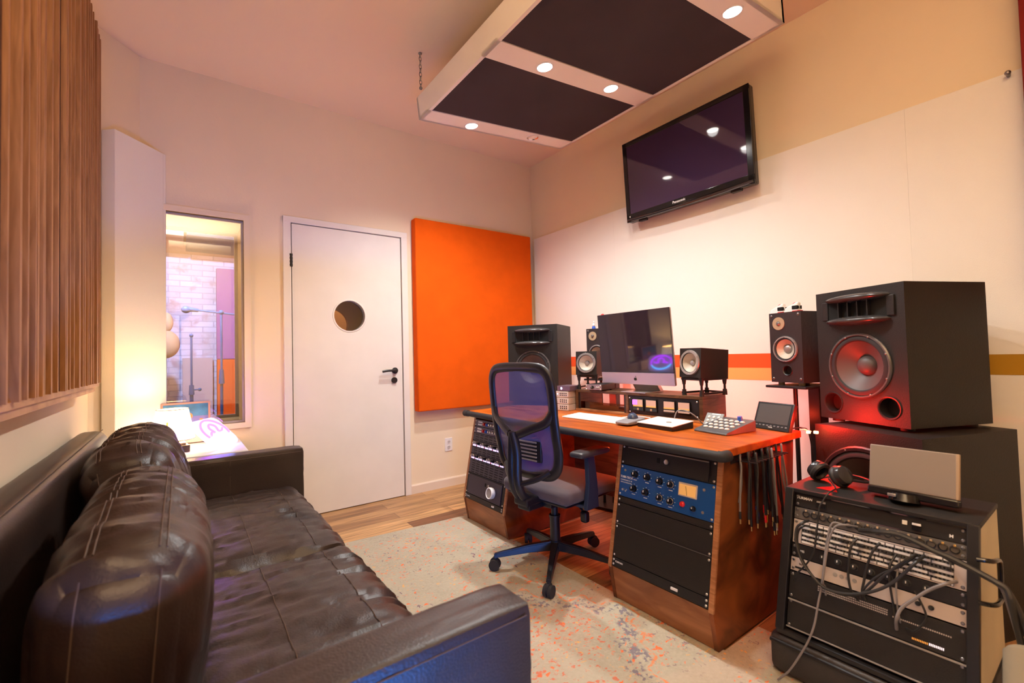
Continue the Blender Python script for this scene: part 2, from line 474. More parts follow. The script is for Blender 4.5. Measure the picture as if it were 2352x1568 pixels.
# ------------------------------------------------------------------ mesh helpers
class MB:
    def __init__(self):
        self.bm = bmesh.new()
        self.mi = 0

    def _tag(self, faces):
        for f in faces:
            f.material_index = self.mi

    def box(self, x0, x1, y0, y1, z0, z1, bev=0.0, X=None, seg=2):
        b = bmesh.new()
        bmesh.ops.create_cube(b, size=1.0)
        bmesh.ops.scale(b, vec=(abs(x1 - x0), abs(y1 - y0), abs(z1 - z0)), verts=b.verts)
        bmesh.ops.translate(b, vec=((x0 + x1) / 2, (y0 + y1) / 2, (z0 + z1) / 2), verts=b.verts)
        if bev > 0:
            res = bmesh.ops.bevel(b, geom=list(b.edges), offset=bev, segments=seg, profile=0.5, affect='EDGES')
            for f in res['faces']:
                f.smooth = True
        self._join(b, X, None)
        return self

    def _join(self, b, X=None, smooth=True):
        if X is not None:
            bmesh.ops.transform(b, matrix=X, verts=b.verts)
        vm = {v: self.bm.verts.new(v.co) for v in b.verts}
        for f in b.faces:
            try:
                nf = self.bm.faces.new([vm[v] for v in f.verts])
                nf.material_index = self.mi
                nf.smooth = f.smooth if smooth is None else smooth
            except ValueError:
                pass
        b.free()

    def cyl(self, p0, p1, r0, r1=None, seg=16, caps=True, X=None):
        r1 = r0 if r1 is None else r1
        p0, p1 = Vector(p0), Vector(p1)
        d = p1 - p0
        b = bmesh.new()
        bmesh.ops.create_cone(b, cap_ends=caps, segments=seg, radius1=r0, radius2=max(r1, 1e-5), depth=d.length)
        q = Vector((0, 0, 1)).rotation_difference(d.normalized())
        bmesh.ops.transform(b, matrix=Matrix.Translation((p0 + p1) / 2) @ q.to_matrix().to_4x4(), verts=b.verts)
        self._join(b, X)
        return self

    def ell(self, c, r, seg=20, rings=12, X=None):
        b = bmesh.new()
        bmesh.ops.create_uvsphere(b, u_segments=seg, v_segments=rings, radius=1.0)
        if isinstance(r, (int, float)):
            r = (r, r, r)
        bmesh.ops.scale(b, vec=r, verts=b.verts)
        bmesh.ops.translate(b, vec=c, verts=b.verts)
        self._join(b, X)
        return self

    def lathe(self, prof, c, axis='z', seg=32, X=None, close=False):
        """prof: (radius, height along the axis) pairs; axis 'z' up or '-y' out of a front face."""
        b = bmesh.new()
        rings = []
        for r, h in prof:
            ring = []
            for k in range(seg):
                a = 2 * math.pi * k / seg
                if axis == 'z':
                    p = (c[0] + r * math.cos(a), c[1] + r * math.sin(a), c[2] + h)
                else:
                    p = (c[0] + r * math.cos(a), c[1] - h, c[2] + r * math.sin(a))
                ring.append(b.verts.new(p))
            rings.append(ring)
        for i in range(len(rings) - 1):
            for k in range(seg):
                k2 = (k + 1) % seg
                b.faces.new((rings[i][k], rings[i][k2], rings[i + 1][k2], rings[i + 1][k]))
        if close:
            b.faces.new(rings[0])
            b.faces.new(rings[-1])
        bmesh.ops.remove_doubles(b, verts=b.verts, dist=1e-6)
        bmesh.ops.recalc_face_normals(b, faces=b.faces)
        self._join(b, X)
        return self

    def tube(self, pts, r, seg=8, closed=False, smooth=4, X=None, flat=1.0, deep=1.0):
        pts = [Vector(p) for p in pts]
        if smooth > 1 and len(pts) > 2:
            out = []
            n = len(pts)
            rng = range(n if closed else n - 1)
            for i in rng:
                if closed:
                    a, b_, c, d = pts[(i - 1) % n], pts[i], pts[(i + 1) % n], pts[(i + 2) % n]
                else:
                    a, b_, c, d = pts[max(i - 1, 0)], pts[i], pts[i + 1], pts[min(i + 2, n - 1)]
                for k in range(smooth):
                    t = k / smooth
                    out.append(0.5 * ((2 * b_) + (c - a) * t + (2 * a - 5 * b_ + 4 * c - d) * t * t + (3 * b_ - a - 3 * c + d) * t ** 3))
            if not closed:
                out.append(pts[-1])
            pts = out
        b = bmesh.new()
        n = len(pts)
        rings = []
        up = None
        for i in range(n):
            if closed:
                t = (pts[(i + 1) % n] - pts[i - 1]).normalized()
            else:
                t = (pts[min(i + 1, n - 1)] - pts[max(i - 1, 0)]).normalized()
            if up is None:
                up = t.orthogonal().normalized()
                if abs(t.z) < 0.9:
                    up = (Vector((0, 0, 1)) - t * t.z).normalized()
            up = (up - t * up.dot(t))
            up = up.normalized() if up.length > 1e-6 else t.orthogonal().normalized()
            s = t.cross(up)
            ri = r[i] if isinstance(r, (list, tuple)) and len(r) == n else (r if not isinstance(r, (list, tuple)) else r[0])
            rings.append([b.verts.new(pts[i] + (up * math.cos(2 * math.pi * k / seg) * flat + s * math.sin(2 * math.pi * k / seg) * deep) * ri) for k in range(seg)])
        m = n if closed else n - 1
        for i in range(m):
            A, B = rings[i], rings[(i + 1) % n]
            for k in range(seg):
                k2 = (k + 1) % seg
                b.faces.new((A[k], A[k2], B[k2], B[k]))
        if not closed:
            b.faces.new(rings[0])
            b.faces.new(rings[-1])
        bmesh.ops.recalc_face_normals(b, faces=b.faces)
        self._join(b, X)
        return self

    def rect_ring(self, x0, x1, z0, z1, w, y0, y1):
        """mitred rectangular frame in the xz plane; (x0..z1) is the outer edge, w its width (left, right, bottom, top)."""
        O_ = [(x0, z0), (x1, z0), (x1, z1), (x0, z1)]
        I_ = [(x0 + w[0], z0 + w[2]), (x1 - w[1], z0 + w[2]), (x1 - w[1], z1 - w[3]), (x0 + w[0], z1 - w[3])]
        b = bmesh.new()
        V = [[b.verts.new((p[0], yy, p[1])) for p in q] for q in (O_, I_) for yy in (y0, y1)]
        for i in range(4):
            j = (i + 1) % 4
            b.faces.new((V[0][i], V[0][j], V[2][j], V[2][i]))
            b.faces.new((V[1][i], V[1][j], V[3][j], V[3][i]))
            b.faces.new((V[0][i], V[0][j], V[1][j], V[1][i]))
            b.faces.new((V[2][i], V[2][j], V[3][j], V[3][i]))
        bmesh.ops.recalc_face_normals(b, faces=b.faces)
        self._join(b)
        return self

    def prism(self, poly, axis, a, c, bev=0.0, X=None):
        """poly in the two other axes (in x,y,z order), extruded along axis from a to c."""
        b = bmesh.new()

        def P(p, t):
            return {'x': (t, p[0], p[1]), 'y': (p[0], t, p[1]), 'z': (p[0], p[1], t)}[axis]
        A = [b.verts.new(P(p, a)) for p in poly]
        B = [b.verts.new(P(p, c)) for p in poly]
        b.faces.new(A)
        b.faces.new(B)
        n = len(poly)
        for i in range(n):
            b.faces.new((A[i], A[(i + 1) % n], B[(i + 1) % n], B[i]))
        bmesh.ops.recalc_face_normals(b, faces=b.faces)
        if bev > 0:
            res = bmesh.ops.bevel(b, geom=list(b.edges), offset=bev, segments=2, profile=0.5, affect='EDGES')
            for f in res['faces']:
                f.smooth = True
        self._join(b, X, None)
        return self

    def soft(self, x0, x1, y0, y1, z0, z1, r, cuts=20, fn=None, X=None):
        """a rounded, subdivided block; fn(co, n) moves its vertices."""
        b = bmesh.new()
        bmesh.ops.create_cube(b, size=2.0)
        bmesh.ops.subdivide_edges(b, edges=list(b.edges), cuts=cuts, use_grid_fill=True)
        h = Vector(((x1 - x0) / 2, (y1 - y0) / 2, (z1 - z0) / 2))
        c = Vector(((x0 + x1) / 2, (y0 + y1) / 2, (z0 + z1) / 2))
        for v in b.verts:
            p = Vector((v.co.x * h.x, v.co.y * h.y, v.co.z * h.z))
            q = Vector([max(-(h[i] - r), min(h[i] - r, p[i])) for i in range(3)])
            d = p - q
            if d.length > 1e-9:
                d.normalize()
                p = q + d * r
            u = Vector((v.co.x, v.co.y, v.co.z))
            if fn:
                p = fn(p, u, d)
            v.co = p + c
        self._join(b, X)
        return self

    def build(self, name, m, parent=None, angle=35):
        me = bpy.data.meshes.new(name)
        bmesh.ops.recalc_face_normals(self.bm, faces=self.bm.faces)
        self.bm.to_mesh(me)
        self.bm.free()
        for mm in (m if isinstance(m, (list, tuple)) else [m]):
            me.materials.append(M[mm] if isinstance(mm, str) else mm)
        flags = [p.use_smooth for p in me.polygons]
        me.set_sharp_from_angle(angle=R(angle))
        me.polygons.foreach_set('use_smooth', flags)
        o = bpy.data.objects.new(name, me)
        COL.objects.link(o)
        if parent is not None:
            o.parent = parent
        return o


def tag(o, label=None, cat=None, group=None, kind=None):
    if label:
        o['label'] = label
    if cat:
        o['category'] = cat
    if group:
        o['group'] = group
    if kind:
        o['kind'] = kind
    return o


def struct(o):
    o['kind'] = 'structure'
    return o


def frame(loc, yaw=0.0, tilt=0.0):
    """local x to the right of the front, local -y out of the front, z up; yaw 0 faces the sofa wall (-X)."""
    return Matrix.Translation(loc) @ Matrix.Rotation(R(-90 + yaw), 4, 'Z') @ Matrix.Rotation(R(-tilt), 4, 'X')


def thing(name, label, cat, mtx=None, loc=(0, 0, 0), rz=0.0, group=None):
    o = bpy.data.objects.new(name, None)
    COL.objects.link(o)
    o.empty_display_size = 0.05
    if mtx is not None:
        o.matrix_world = mtx
    else:
        o.location = loc
        o.rotation_euler = (0, 0, R(rz))
    return tag(o, label, cat, group)


def copy_tree(o, parent=None):
    c = o.copy()
    COL.objects.link(c)
    if parent is not None:
        c.parent = parent
    for ch in list(o.children):
        copy_tree(ch, c)
    return c


def text(body, size, m, parent, name='lettering', loc=(0, 0, 0), rot=(R(90), 0, 0), depth=0.0004, align='CENTER', bold=False):
    cu = bpy.data.curves.new(name, 'FONT')
    cu.body = body
    cu.size = size
    cu.extrude = depth
    cu.align_x = align
    cu.align_y = 'CENTER'
    if bold:
        cu.offset = size * 0.02
    t = bpy.data.objects.new(name, cu)
    COL.objects.link(t)
    dg = bpy.context.evaluated_depsgraph_get()
    me = bpy.data.meshes.new_from_object(t.evaluated_get(dg))
    COL.objects.unlink(t)
    bpy.data.objects.remove(t)
    me.materials.clear()
    me.materials.append(M[m])
    o = bpy.data.objects.new(name, me)
    COL.objects.link(o)
    o.parent = parent
    o.location = loc
    o.rotation_euler = rot
    return o


# ------------------------------------------------------------------ the room
XR, YF, HC = 2.774, 3.415, 2.91
XL, YB = -0.385, -1.25
DG = Vector((-0.189, YF))            # where the splayed corner meets the door wall
DG2 = Vector((XL, YF - (0.385 - 0.189) * 1.176))

o = struct(MB().box(XL - 0.3, XR + 0.1, YB - 0.1, YF + 0.35, -0.08, 0).build('floor', 'floor'))
o = struct(MB().box(XL - 0.3, XR + 0.1, YB - 0.1, YF + 0.1, HC, HC + 0.08).build('ceiling', 'ceiling'))
struct(MB().box(XR, XR + 0.1, YB - 0.1, YF + 0.1, 0, HC).build('wall_right', 'wall'))
struct(MB().box(XL - 0.1, XL, YB - 0.1, DG2.y, 0, HC).build('wall_left', 'wall'))
struct(MB().box(XL - 0.1, XR + 0.1, YB - 0.1, YB, 0, HC).build('wall_back', 'wall'))
dn = Vector((-(DG - DG2).y, (DG - DG2).x)).normalized()
struct(MB().prism([tuple(DG), tuple(DG2), tuple(DG2 + dn * 0.3), tuple(DG + dn * 0.3)], 'z', 0, HC).build('wall_corner', 'wall'))
# far wall with the openings of the window and the door
WX0, WX1, WZ0, WZ1 = -0.17, 0.338, 0.69, 2.008
DX0, DX1, DZ1 = 0.618, 1.425, 2.04
TH = 0.14
mb = MB()
for a in ((-0.6, WX0 - 0.021, 0, HC), (WX1 + 0.021, DX0, 0, HC), (DX1, XR + 0.1, 0, HC), (WX0 - 0.021, WX1 + 0.021, 0, WZ0 - 0.021), (WX0 - 0.021, WX1 + 0.021, WZ1 + 0.021, HC), (DX0, DX1, DZ1, HC)):
    mb.box(a[0], a[1], YF, YF + TH, a[2], a[3])
struct(mb.build('wall_far', 'wall'))

# deep window reveal with two panes
w = MB()
D1 = YF + 0.40
w.rect_ring(WX0 - 0.02, WX1 + 0.02, WZ0 - 0.02, WZ1 + 0.02, (0.02,) * 4, YF + TH, D1)
w.rect_ring(WX0 - 0.02, WX1 + 0.02, WZ0 - 0.02, WZ1 + 0.02, (0.02,) * 4, YF + 0.04, YF + TH - 0.0)
win = struct(w.build('window_1', 'jamb'))
f = MB()
t = 0.030
f.rect_ring(WX0 - 0.03, WX1 + 0.036, WZ0 - 0.034, WZ1 + 0.036, (0.03, 0.036, 0.034, 0.036), YF - 0.014, YF - 0.0005)
f.build('window_casing', 'trim', win)
for nm, yy, ww, mm in (('window_frame', YF + 0.018, 0.012, 'frame_grey'), ('rear_window_frame', D1 - 0.015, 0.020, 'frame_grey')):
    g = MB()
    g.rect_ring(WX0 + 0.0005, WX1 - 0.0005, WZ0 + 0.0005, WZ1 - 0.0005, (ww,) * 4, yy, yy + 0.02)
    g.build(nm, mm, win)
MB().box(WX0, WX1, YF + 0.026, YF + 0.030, WZ0, WZ1).build('window_pane', 'glass', win)
MB().box(WX0, WX1, D1 - 0.008, D1 - 0.004, WZ0, WZ1).build('window_pane', 'glass', win)

# door with round porthole
PC, PR = Vector((1.013, 1.400)), 0.112
YD = YF - 0.010


def plate_with_hole(mb, x0, x1, z0, z1, y0, y1, c, r, seg=48):
    b = bmesh.new()
    for yy in (y0, y1):
        inner, outer = [], []
        for k in range(seg):
            a = 2 * math.pi * k / seg
            dx, dz = math.cos(a), math.sin(a)
            inner.append(b.verts.new((c[0] + r * dx, yy, c[1] + r * dz)))
            s = min((x1 - c[0]) / dx if dx > 1e-6 else 1e9, (x0 - c[0]) / dx if dx < -1e-6 else 1e9,
                    (z1 - c[1]) / dz if dz > 1e-6 else 1e9, (z0 - c[1]) / dz if dz < -1e-6 else 1e9)
            outer.append((s, a))
        pts = sorted([a for s, a in outer] + [math.atan2(zz - c[1], xx - c[0]) % (2 * math.pi) for xx in (x0, x1) for zz in (z0, z1)])
        ring_i, ring_o = [], []
        for a in pts:
            dx, dz = math.cos(a), math.sin(a)
            s = min((x1 - c[0]) / dx if dx > 1e-6 else 1e9, (x0 - c[0]) / dx if dx < -1e-6 else 1e9,
                    (z1 - c[1]) / dz if dz > 1e-6 else 1e9, (z0 - c[1]) / dz if dz < -1e-6 else 1e9)
            ring_i.append(b.verts.new((c[0] + r * dx, yy, c[1] + r * dz)))
            ring_o.append(b.verts.new((c[0] + s * dx, yy, c[1] + s * dz)))
        for v in inner:
            b.verts.remove(v)
        n = len(pts)
        for k in range(n):
            b.faces.new((ring_i[k], ring_i[(k + 1) % n], ring_o[(k + 1) % n], ring_o[k]))
        if yy == y0:
            first = (ring_i, ring_o)
        else:
            for k in range(n):
                b.faces.new((first[0][k], first[0][(k + 1) % n], ring_i[(k + 1) % n], ring_i[k]))
                b.faces.new((first[1][k], first[1][(k + 1) % n], ring_o[(k + 1) % n], ring_o[k]))
    bmesh.ops.recalc_face_normals(b, faces=b.faces)
    mb._join(b)


mb = MB()
plate_with_hole(mb, 0.626, 1.414, 0.006, 2.030, YD, YD + 0.045, PC, PR)
door = struct(mb.build('door_1', 'white_paint', angle=30))
MB().lathe([(PR, -0.045), (PR, 0.004), (PR + 0.008, 0.004), (PR + 0.012, 0.0), (PR + 0.012, -0.002)], (PC.x, YD, PC.y), '-y', 48).build('porthole_ring', 'white_paint', door)
MB().cyl((PC.x, YD + 0.03, PC.y), (PC.x, YD + 0.034, PC.y), PR, seg=48).build('porthole_pane', 'glass', door)
hg = MB()
hg.cyl((0.619, YD - 0.006, 1.728), (0.619, YD - 0.006, 1.818), 0.009, seg=12)
for k in range(4):
    hg.cyl((0.619, YD - 0.006, 1.732 + k * 0.024), (0.619, YD - 0.006, 1.746 + k * 0.024), 0.0105, seg=12)
hg.build('hinge', 'black', door)
hd = MB()
hd.lathe([(0.024, 0), (0.024, 0.008), (0.012, 0.010), (0.012, 0.035)], (1.352, YD, 0.982), '-y', 24)
hd.tube([(1.352, YD - 0.04, 0.982), (1.33, YD - 0.045, 0.984), (1.28, YD - 0.046, 0.984), (1.238, YD - 0.044, 0.979)], 0.009, 10)
hd.build('door_handle', 'black', door)
MB().lathe([(0.023, 0), (0.023, 0.012), (0.019, 0.016), (0.0, 0.016)], (1.345, YD, 0.908), '-y', 24).build('deadbolt', 'black', door)
cs = MB()
cs.box(0.570, 0.619, YF - 0.020, YF + 0.002, 0, 2.078, 0.003)
cs.box(1.421, 1.470, YF - 0.020, YF + 0.002, 0, 2.078, 0.003)
cs.box(0.570, 1.470, YF - 0.021, YF + 0.002, 2.036, 2.079, 0.003)
cs.box(0.619, 0.640, YF + 0.03, YF + TH, 0, 2.04)
cs.box(1.401, 1.42, YF + 0.03, YF + TH, 0, 2.04)
cs.box(0.619, 1.42, YF + 0.03, YF + TH, 2.03, 2.04)
struct(cs.build('trim_1', 'white_paint'))
# second door of the sound lock behind it
mb = MB()
plate_with_hole(mb, 0.50, 1.60, 0.0, 2.15, YF + 0.30, YF + 0.34, (0.965, 1.355), 0.125)
M['brown_door'] = mat('brown_violet_door_paint', (0.30, 0.17, 0.17), 0.6)
struct(mb.build('door_2', 'brown_door'))

# baseboard
bb = MB()
bb.prism([(YF - 0.014, 0), (YF, 0), (YF, 0.072), (YF - 0.008, 0.072), (YF - 0.014, 0.062)], 'x', 1.470, XR)
struct(bb.build('baseboard_far', 'trim'))
struct(MB().box(XR - 0.014, XR, YB, YF, 0, 0.07, 0.003).build('baseboard_right', 'trim'))

# vocal booth beyond the window
struct(MB().box(-1.3, 2.3, 6.3, 6.4, 0, 2.32).build('wall_booth', 'brick'))
bm_ = MB()
bm_.box(-1.3, 2.3, 3.9, 6.4, 2.32, 2.42)
struct(bm_.build('ceiling_booth', 'booth_wall'))
struct(MB().box(-1.3, -0.32, 3.9, 6.4, 0, 2.42).build('wall_booth_left', 'booth_wall'))
struct(MB().box(1.9, 2.0, 3.9, 6.4, 0, 2.42).build('wall_booth_right', 'booth_wall'))
struct(MB().box(-1.3, 2.3, 3.72, 6.4, -0.08, 0.0).build('floor_booth', 'floor'))
mb = MB()
mb.box(-1.3, WX0 - 0.02, D1 - 0.02, D1 + 0.05, 0, 2.42)
mb.box(WX1 + 0.02, 0.80, D1 - 0.02, D1 + 0.05, 0, 2.42)
mb.box(0.73, 0.80, D1 + 0.05, 4.25, 0, 2.42)
mb.box(0.80, 1.9, 4.18, 4.25, 0, 2.42)
mb.box(WX0 - 0.02, WX1 + 0.02, D1 - 0.02, D1 + 0.05, 0, WZ0 - 0.02)
mb.box(WX0 - 0.02, WX1 + 0.02, D1 - 0.02, D1 + 0.05, WZ1 + 0.02, 2.42)
struct(mb.build('wall_booth_near', 'booth_wall'))
o = tag(MB().box(0.05, 0.95, 5.0, 5.75, 2.24, 2.31, 0.004).build('ceiling_absorber', 'cloud_fabric'), 'dark rectangular panel on the booth ceiling seen through the window', 'acoustic panel')
o = tag(MB().box(-0.20, 0.03, 5.1, 5.75, 2.25, 2.315, 0.004).build('ceiling_light_box', 'booth_wall'), 'pale box on the booth ceiling left of the dark panel', 'ceiling box')
o = tag(MB().box(0.34, 0.80, 6.20, 6.295, 1.12, 2.17, 0.006).build('acoustic_panel', mat('violet_panel_fabric', (0.36, 0.12, 0.30), 0.9)), 'tall violet panel high on the white brick booth wall', 'acoustic panel')
o = tag(MB().box(0.34, 0.80, 6.17, 6.295, 0.30, 1.115, 0.006).build('acoustic_panel', 'orange_fabric'), 'orange panel low on the brick booth wall under the violet one', 'acoustic panel')
o = tag(MB().box(0.02, 0.30, 6.20, 6.295, 0.50, 1.14, 0.006).build('acoustic_panel', mat('beige_panel_fabric', (0.55, 0.42, 0.36), 0.9)), 'beige panel on the booth wall between the microphone stands', 'acoustic panel')

ms = thing('microphone_stand', 'tall dark stand with a boom and microphone behind the window glass', 'microphone stand', loc=(0.285, 4.6, 0), group='stands in the booth')
MB().cyl((0, 0, 0.0), (0, 0, 0.02), 0.10, seg=28).cyl((0, 0, 0.02), (0, 0, 0.05), 0.03, 0.015, seg=16).build('base', 'blue_grey', ms)
MB().cyl((0, 0, 0.03), (0, 0, 0.98), 0.012, seg=12).cyl((0, 0, 0.90), (0, 0, 1.02), 0.022, 0.016, seg=12).cyl((0, 0, 1.0), (0, 0, 1.50), 0.009, seg=12).build('pole', 'blue_grey', ms)
MB().cyl((-0.20, 0, 1.525), (0.14, 0, 1.49), 0.008, seg=10).ell((0, 0, 1.51), 0.02).build('boom', 'blue_grey', ms)
MB().ell((-0.245, 0, 1.525), (0.034, 0.028, 0.030)).cyl((-0.24, 0, 1.53), (-0.16, 0, 1.52), 0.022, 0.014).build('microphone', 'blue_grey', ms)
ms2 = thing('microphone_stand', 'short dark stand left of the tall one behind the window glass', 'microphone stand', loc=(0.075, 4.6, 0), group='stands in the booth')
MB().cyl((0, 0, 0), (0, 0, 0.02), 0.09, seg=28).build('base', 'blue_grey', ms2)
MB().cyl((0, 0, 0.02), (0, 0, 0.86), 0.013, seg=12).cyl((0, 0, 0.82), (0, 0, 0.9), 0.020, 0.016, seg=12).cyl((0, 0, 0.86), (0, 0, 1.30), 0.008, seg=12).build('pole', 'blue_grey', ms2)
MB().cyl((0, 0, 0.86), (0.05, 0, 0.86), 0.006, seg=10).ell((0.055, 0, 0.86), 0.014).ell((0, 0, 1.31), 0.015).build('clamp', 'blue_grey', ms2)
cvs = thing('brown_shape_on_pole', 'rounded brown shape on a pole at the left edge of the window view', 'stand', loc=(-0.11, 5.2, 0))  # unidentified rounded shape, set on a pole of its own
MB().cyl((0, 0, 0), (0, 0, 1.15), 0.012, seg=12).cyl((0, 0, 0), (0, 0, 0.02), 0.12, seg=24).build('pole', 'blue_grey', cvs)
MB().ell((0, 0, 1.26), (0.11, 0.08, 0.13)).ell((0.01, 0, 1.46), (0.05, 0.05, 0.09)).build('cover', 'booth_wall', cvs)

# ------------------------------------------------------------------ acoustic treatment on the walls
# white panel on the splayed corner
L0, R0 = Vector((-0.279, 3.173)), Vector((-0.079, 3.400))
nn = Vector((-(R0 - L0).y, (R0 - L0).x)).normalized()
o = MB().prism([tuple(L0), tuple(R0), (-0.066, 3.413), (-0.180, 3.4135), tuple(L0 + nn * 0.080)], 'z', 0.12, 2.348, 0.004).build('acoustic_panel', 'fabric_white')
tag(o, 'tall white fabric panel across the corner left of the window', 'acoustic panel')
# orange panel
o = thing('acoustic_panel', 'big orange fabric panel on the wall right of the door', 'acoustic panel', loc=(2.10, YF, 0.65))
MB().box(-0.588, 0.588, -0.085, -0.003, 0, 1.545, 0.010).build('fabric_face', 'orange_fabric', o)
MB().box(-0.54, 0.54, -0.02, -0.001, 0.03, 1.50).build('backing_board', 'dark_wood', o)
# fabric wall panels on the screen wall
for i, (ya, yb, lab) in enumerate(((3.345, 2.3575, 'white fabric wall panel at the far corner beside the orange panel'),
                                   (2.3572, 0.5862, 'long white fabric wall panel below the television'),
                                   (0.586, -1.0, 'white fabric wall panel nearest the camera on the screen wall'))):
    p = thing('fabric_wall_panel', lab, 'wall panel', loc=(2.74, (ya + yb) / 2, 0.08), group='white fabric panels on the screen wall')
    h = abs(ya - yb) / 2
    MB().box(0, 0.032, -h, h, 0, 2.102, 0.0008).build('fabric_face', 'fabric_white', p)
    y_lo = max(-h, 0.40 - (ya + yb) / 2)
    MB().box(-0.0015, 0.003, y_lo, h - 0.002, 0.967 - 0.08, 1.051 - 0.08).build('orange_stripe', 'red_stripe', p)
    MB().box(-0.0015, 0.003, y_lo, h - 0.002, 0.896 - 0.08, 0.967 - 0.08).build('yellow_stripe', 'yellow_stripe', p)
    if y_lo > -h:
        MB().box(-0.0015, 0.003, -h, y_lo, 0.945 - 0.08, 1.030 - 0.08).build('mustard_shaded_stripe', 'mustard_shaded', p)
o = tag(MB().box(2.66, 2.735, -0.9, 0.212, 1.30, 2.88, 0.008).build('acoustic_panel', 'red_fabric'), 'dark red panel edge at the far right border of the picture', 'acoustic panel')
o = tag(MB().cyl((2.74, 0.254, 2.166), (2.715, 0.254, 2.170), 0.006, 0.009, 10).ell((2.712, 0.254, 2.170), 0.010).build('wall_hook', 'grey_metal'), 'small dark hook at the top edge of the white wall fabric', 'hook')

# slatted diffuser on the left wall
sd = thing('slat_diffuser', 'brown wooden slat diffuser hanging above the sofa', 'diffuser', loc=(-0.30, 1.2, 0.99))
YE = 2.845
SL = [1.408, 1.487, 1.572, 1.645, 1.668, 1.702, 1.740, 1.822, 1.905, 1.992, 2.042, 2.092, 2.164, 2.237, 2.281, 2.344, 2.383, 2.422, 2.495, 2.545, 2.600, 2.660, 2.721, 2.765, 2.805]
SL = [1.408 - 0.083 * k for k in range(1, 12)][::-1] + SL
fin = MB()
for k, y in enumerate(SL):
    wdt = 0.0060 if k % 3 else 0.0090
    fin.box(-0.055, 0.004 if k % 4 else 0.008, y - wdt - 1.2, y + wdt - 1.2, 0.012, 1.62)
fin.box(-0.055, 0.0, YE - 0.014 - 1.2, YE - 1.2, 0.012, 1.62)
fin.build('slats', 'slat', sd)
bk = MB()
for k in range(len(SL) - 1):
    y0, y1 = SL[k] - 1.2, SL[k + 1] - 1.2
    dep = (0.006, 0.012, 0.008, 0.016, 0.005)[k % 5] if y1 - y0 > 0.045 else 0.009
    bk.box(-0.055, -dep, y0, y1, 0.014, 1.618)
bk.build('recessed_boards', 'slat_gap', sd)
rl = MB()
rl.box(-0.062, -0.004, SL[0] - 1.2, YE - 0.01 - 1.2, -0.004, 0.012)
rl.box(-0.060, -0.012, SL[0] - 1.2, YE - 0.06 - 1.2, -0.026, -0.004)
rl.build('bottom_rail', 'ply', sd)
MB().box(-0.084, -0.055, SL[0] - 1.2, YE - 1.2, 0.0, 1.62).build('backing_board', 'ply', sd)

# wall outlet
ol = thing('wall_outlet', 'white power outlet on the wall under the orange panel', 'outlet', loc=(1.813, YF, 0.346))
MB().box(-0.034, 0.034, -0.006, 0, -0.054, 0.054, 0.002).build('cover_plate', 'white', ol)
s = MB()
for zc in (-0.022, 0.022):
    s.cyl((0, -0.005, zc), (0, -0.009, zc), 0.015, seg=20)
s.build('socket', 'off_white', ol)
s = MB()
for zc in (-0.022, 0.022):
    for dx in (-0.006, 0.006):
        s.box(dx - 0.0015, dx + 0.0015, -0.010, -0.008, zc - 0.002, zc + 0.007)
    s.cyl((0, -0.010, zc - 0.008), (0, -0.008, zc - 0.008), 0.0025, seg=8)
s.build('slots', 'hole', ol)

# ------------------------------------------------------------------ ceiling cloud
tl = math.atan(0.0966)
cm = Matrix.Translation((1.2, 0, 2.55)) @ Matrix.Rotation(-tl, 4, 'Y')
cl = thing('ceiling_cloud', 'white framed ceiling panel with dark fabric fields hung on chains', 'ceiling panel', cm)
CW, Y0, Y1, CH = 1.195, 0.94, 2.556, 0.135
fabs = [(0.022, 1.175, 1.832, 2.416), (0.022, 1.175, 1.090, 1.690)]
mb = MB()
mb.box(0, 0.02, Y0, Y1, 0.0, CH)
mb.box(CW - 0.02, CW, Y0, Y1, 0.0, CH)
mb.box(0, CW, Y0, Y0 + 0.02, 0.0, CH)
mb.box(0, CW, Y1 - 0.02, Y1, 0.0, CH)
mb.box(0, CW, Y0, 1.088, 0.0, 0.015)
mb.box(0, CW, 1.692, 1.830, 0.0, 0.015)
mb.box(0, CW, 2.418, Y1, 0.0, 0.015)
mb.build('cloud_frame', 'cloud_white', cl)
for a in fabs:
    MB().box(a[0], a[1], a[2], a[3], 0.003, 0.02, 0.003).build('fabric_field', 'cloud_fabric', cl)
MB().box(0.01, CW - 0.01, Y0 + 0.01, Y1 - 0.01, 0.10, 0.12).build('top_board', 'cloud_white', cl)
for x, y, on in DOWN:
    lx = (x - 1.2) / math.cos(tl)
    ring = MB().lathe([(0.040, 0.002), (0.040, -0.003), (0.047, -0.003), (0.050, 0.001)], (lx, y, 0), 'z', 32).build('downlight_ring', 'white', cl)
    if on:
        MB().lathe([(0.0, -0.0065), (0.02, -0.006), (0.036, -0.003), (0.040, 0.001)], (lx, y, 0), 'z', 32).build('lit_lens', 'bulb', ring)
    else:
        MB().lathe([(0.0, 0.010), (0.02, 0.010), (0.036, 0.002), (0.041, -0.001)], (lx, y, -0.003), 'z', 32).build('unlit_lens', 'chrome', ring)


def chain(x, y, z0, z1, parent_m):
    mb = MB()
    n = int((z1 - z0) / 0.022)
    for k in range(n):
        zc = z0 + (k + 0.5) * (z1 - z0) / n
        pts = []
        for j in range(10):
            a = 2 * math.pi * j / 10
            u, v = 0.0075 * math.cos(a), 0.016 * math.sin(a)
            pts.append((x + (u if k % 2 else 0), y + (0 if k % 2 else u), zc + v))
        mb.tube(pts, 0.0022, 5, closed=True, smooth=1)
    mb.ell((x, y, z1 - 0.003), (0.012, 0.012, 0.006))
    mb.ell((x, y, z0), (0.010, 0.010, 0.010))
    o = mb.build('chain', 'grey_metal', None)
    o.parent = cl
    o.matrix_parent_inverse = cm.inverted()
    return o


chain(1.172, 2.461, 2.695, HC, cm)
chain(1.172, 1.02, 2.695, HC, cm)

